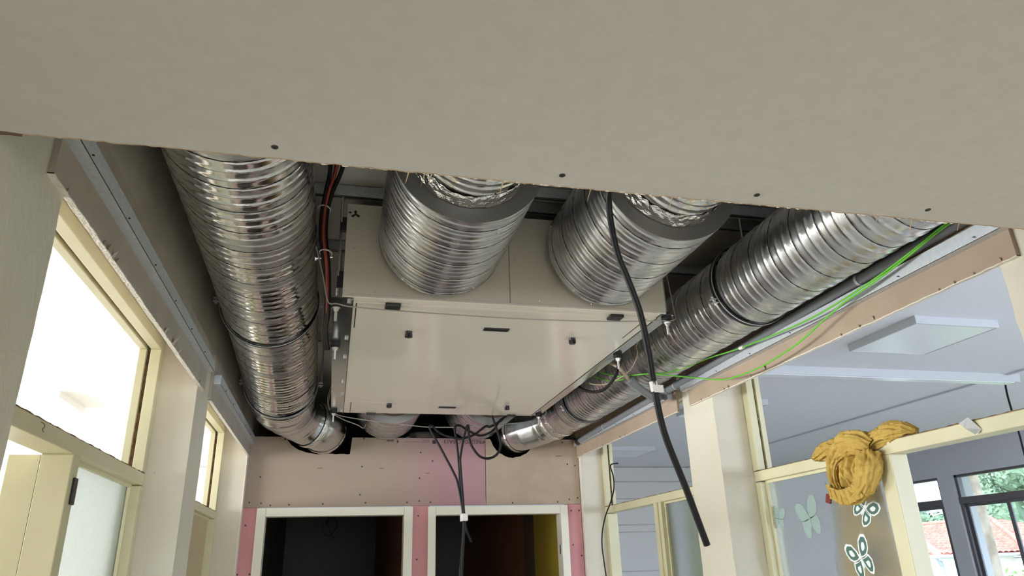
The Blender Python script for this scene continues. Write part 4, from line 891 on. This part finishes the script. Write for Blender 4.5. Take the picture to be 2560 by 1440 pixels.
# ------------------------------------------------------------------ outside
box('ground', 'ground', (8.3, 120, -60, 120, -5.2, -5.0), kind='structure', label='ground outside')
box('eaves_soffit', 'soffit', (8.25, 9.75, -6, 12, 1.12, 1.3), kind='structure', label='tan underside of the roof overhang outside')
tag(MB().box(9.45, 9.85, 9.47, 9.80, -5.0, 1.12).build('stone_pillar', 'stone', bevel=0.01), 'rough stone pillar outside the classroom window', 'pillar')
def tiled(poly_fn, nu, nv, name, parent, period, rows):
    """corrugated and stepped roof slope: poly_fn(u,v) -> point, v up the slope"""
    vs = []; N_ = Vector(poly_fn(1, 0))-Vector(poly_fn(0, 0)); U = Vector(poly_fn(0.5, 1))-Vector(poly_fn(0.5, 0)); nn = N_.cross(U).normalized()
    if nn.z < 0: nn = -nn
    for i in range(nu+1):
        for j in range(nv+1):
            u, v = i/nu, j/nv; p = Vector(poly_fn(u, v))
            d = (p-Vector(poly_fn(0, 0))).dot(N_.normalized())
            vs.append(p + nn*(0.05*abs(math.sin(PI*d/period)) + 0.05*(1-(v*rows) % 1.0)))
    fs = [(i*(nv+1)+j, (i+1)*(nv+1)+j, (i+1)*(nv+1)+j+1, i*(nv+1)+j+1) for i in range(nu) for j in range(nv)]
    return MB().add(vs, fs).build(name, 'roof_tile', parent)
ho = thing('house', (25, 25, -5.0), 'white house with red tiled hip roof seen through the classroom window', 'house')
MB().box(23.2, 29, 21.2, 30, -5, -0.25).box(20.1, 23.2, 21.7, 28, -5, -0.15).build('wall', 'render_white', ho)
def lerp3(a, b, t): return tuple(a[k]+(b[k]-a[k])*t for k in range(3))
def bil(a, b, c, d): return lambda u, v: lerp3(lerp3(a, b, u), lerp3(d, c, u), v)
tiled(bil((22.6, 31, -0.2), (22.6, 20.4, -0.2), (26.0, 24.9, 1.15), (26.0, 31, 1.15)), 220, 60, 'roof_slope', ho, 0.24, 12)
tiled(bil((22.6, 20.4, -0.2), (29.4, 20.4, -0.2), (26.2, 24.9, 1.15), (26.0, 24.9, 1.15)), 120, 60, 'roof_slope', ho, 0.24, 12)
tiled(bil((19.5, 28, -0.10), (19.5, 21.1, -0.10), (21.5, 24.3, 0.68), (21.5, 28, 0.68)), 140, 40, 'roof_slope', ho, 0.24, 9)
tiled(bil((19.5, 21.1, -0.10), (23.5, 21.1, -0.10), (25, 24.3, 0.68), (21.5, 24.3, 0.68)), 120, 40, 'roof_slope', ho, 0.24, 9)
MB().tube([(19.5, 21.1, -0.04), (21.5, 24.3, 0.76)], 0.10, 8).build('hip_cap', 'render_white', ho)
MB().tube([(22.6, 20.4, -0.14), (26.0, 24.9, 1.2)], 0.09, 8).build('hip_cap', 'roof_tile', ho)
MB().tube([(26.0, 24.9, 1.2), (26.0, 31, 1.2)], 0.10, 8).build('ridge_cap', 'roof_tile', ho)
MB().tube([(19.42, 21.0, -0.13), (19.42, 28, -0.13)], 0.06, 8).tube([(19.42, 21.0, -0.13), (23.4, 21.0, -0.13)], 0.06, 8).build('gutter', 'pole_grey', ho)
MB().tube(spline([(19.45, 21.15, -0.16), (19.7, 21.3, -0.4), (20.0, 21.55, -0.7), (20.02, 21.6, -5)], 6), 0.05, 8).build('downpipe', 'pole_grey', ho)
def tree(x, y, zb, h, r, label, m='leaf', n=5000, leaf=0.15, name='tree', seed=0):
    rn = random.Random(seed); t = thing(name, (x, y, zb), label, 'tree' if name == 'tree' else 'bush', 'trees beyond the house' if name == 'tree' else None)
    if name == 'tree': MB().tube([(x, y, zb), (x+0.1, y, zb+h*0.35), (x, y, zb+h*0.6)], [0.22, 0.16, 0.08], 8).build('trunk', 'bark', t)
    mb = MB(); cl = [(x+rn.uniform(-.6, .6)*r, y+rn.uniform(-.6, .6)*r, zb+h*rn.uniform(.45, .9), r*rn.uniform(.35, .6)) for _ in range(9)] + [(x, y, zb+h*0.65, r*0.8)]
    for i in range(n):
        c = rn.choice(cl); d = Vector((rn.gauss(0, 1), rn.gauss(0, 1), rn.gauss(0, 1))).normalized()
        p = Vector(c[:3]) + d*c[3]*rn.uniform(.75, 1.05); a = d.orthogonal().normalized(); a.rotate(Matrix.Rotation(rn.uniform(0, 6), 3, d)); b = d.cross(a)
        dd = (d + Vector((rn.uniform(-.6, .6), rn.uniform(-.6, .6), rn.uniform(-.6, .6)))).normalized(); a = (a-dd*a.dot(dd)).normalized(); b = dd.cross(a)
        s = leaf*rn.uniform(.6, 1.2)
        mb.add([p-a*s, p+b*s*.6, p+a*s, p-b*s*.6], [(0, 1, 2, 3)])
    for c in cl:
        k = MB(); 
        vs = []; N1, N2 = 8, 12
        for i in range(N1+1):
            for j in range(N2):
                th = PI*i/N1; ph = 2*PI*j/N2; rr = c[3]*0.8*(1+rn.uniform(-.12, .12))
                vs.append((c[0]+rr*math.sin(th)*math.cos(ph), c[1]+rr*math.sin(th)*math.sin(ph), c[2]+rr*math.cos(th)))
        mb.add(vs, [(i*N2+j, i*N2+(j+1) % N2, (i+1)*N2+(j+1) % N2, (i+1)*N2+j) for i in range(N1) for j in range(N2)])
    mb.build('crown', m, t, kind='stuff')
TR = [(30, 37.5, 7.0, 2.4, 'big green tree behind the house, seen left of the window pier'), (36.5, 38.5, 7.4, 2.6, 'green tree right behind the roof ridge'), (32, 46, 7.0, 2.8, 'green tree at the left side of the narrow window'), (34.5, 32.0, 10.3, 2.3, 'tall green tree reaching into the top light of the wide window'), (37.5, 25.5, 8.4, 2.8, 'green tree above the right end of the roof'), (42.5, 32, 8.4, 3.0, 'distant green tree farthest behind the roof')]
for i, (x, y, h, r, lab) in enumerate(TR): tree(x, y, -5, h, r, lab, seed=i)
tree(15.2, 13.6, -5, 5.4, 1.5, 'bright green bush outside at the right edge of the window', 'leaf_bright', 3000, 0.08, 'bush', 77)
tag(MB().cyl((31.5, 26.4, -5), (31.5, 26.4, 2.9), 0.09, 10).cyl((31.5, 25.8, 2.6), (31.5, 27.0, 2.6), 0.04, 8).build('utility_pole', 'pole_grey'), 'pale utility pole beyond the sliding sash', 'pole')
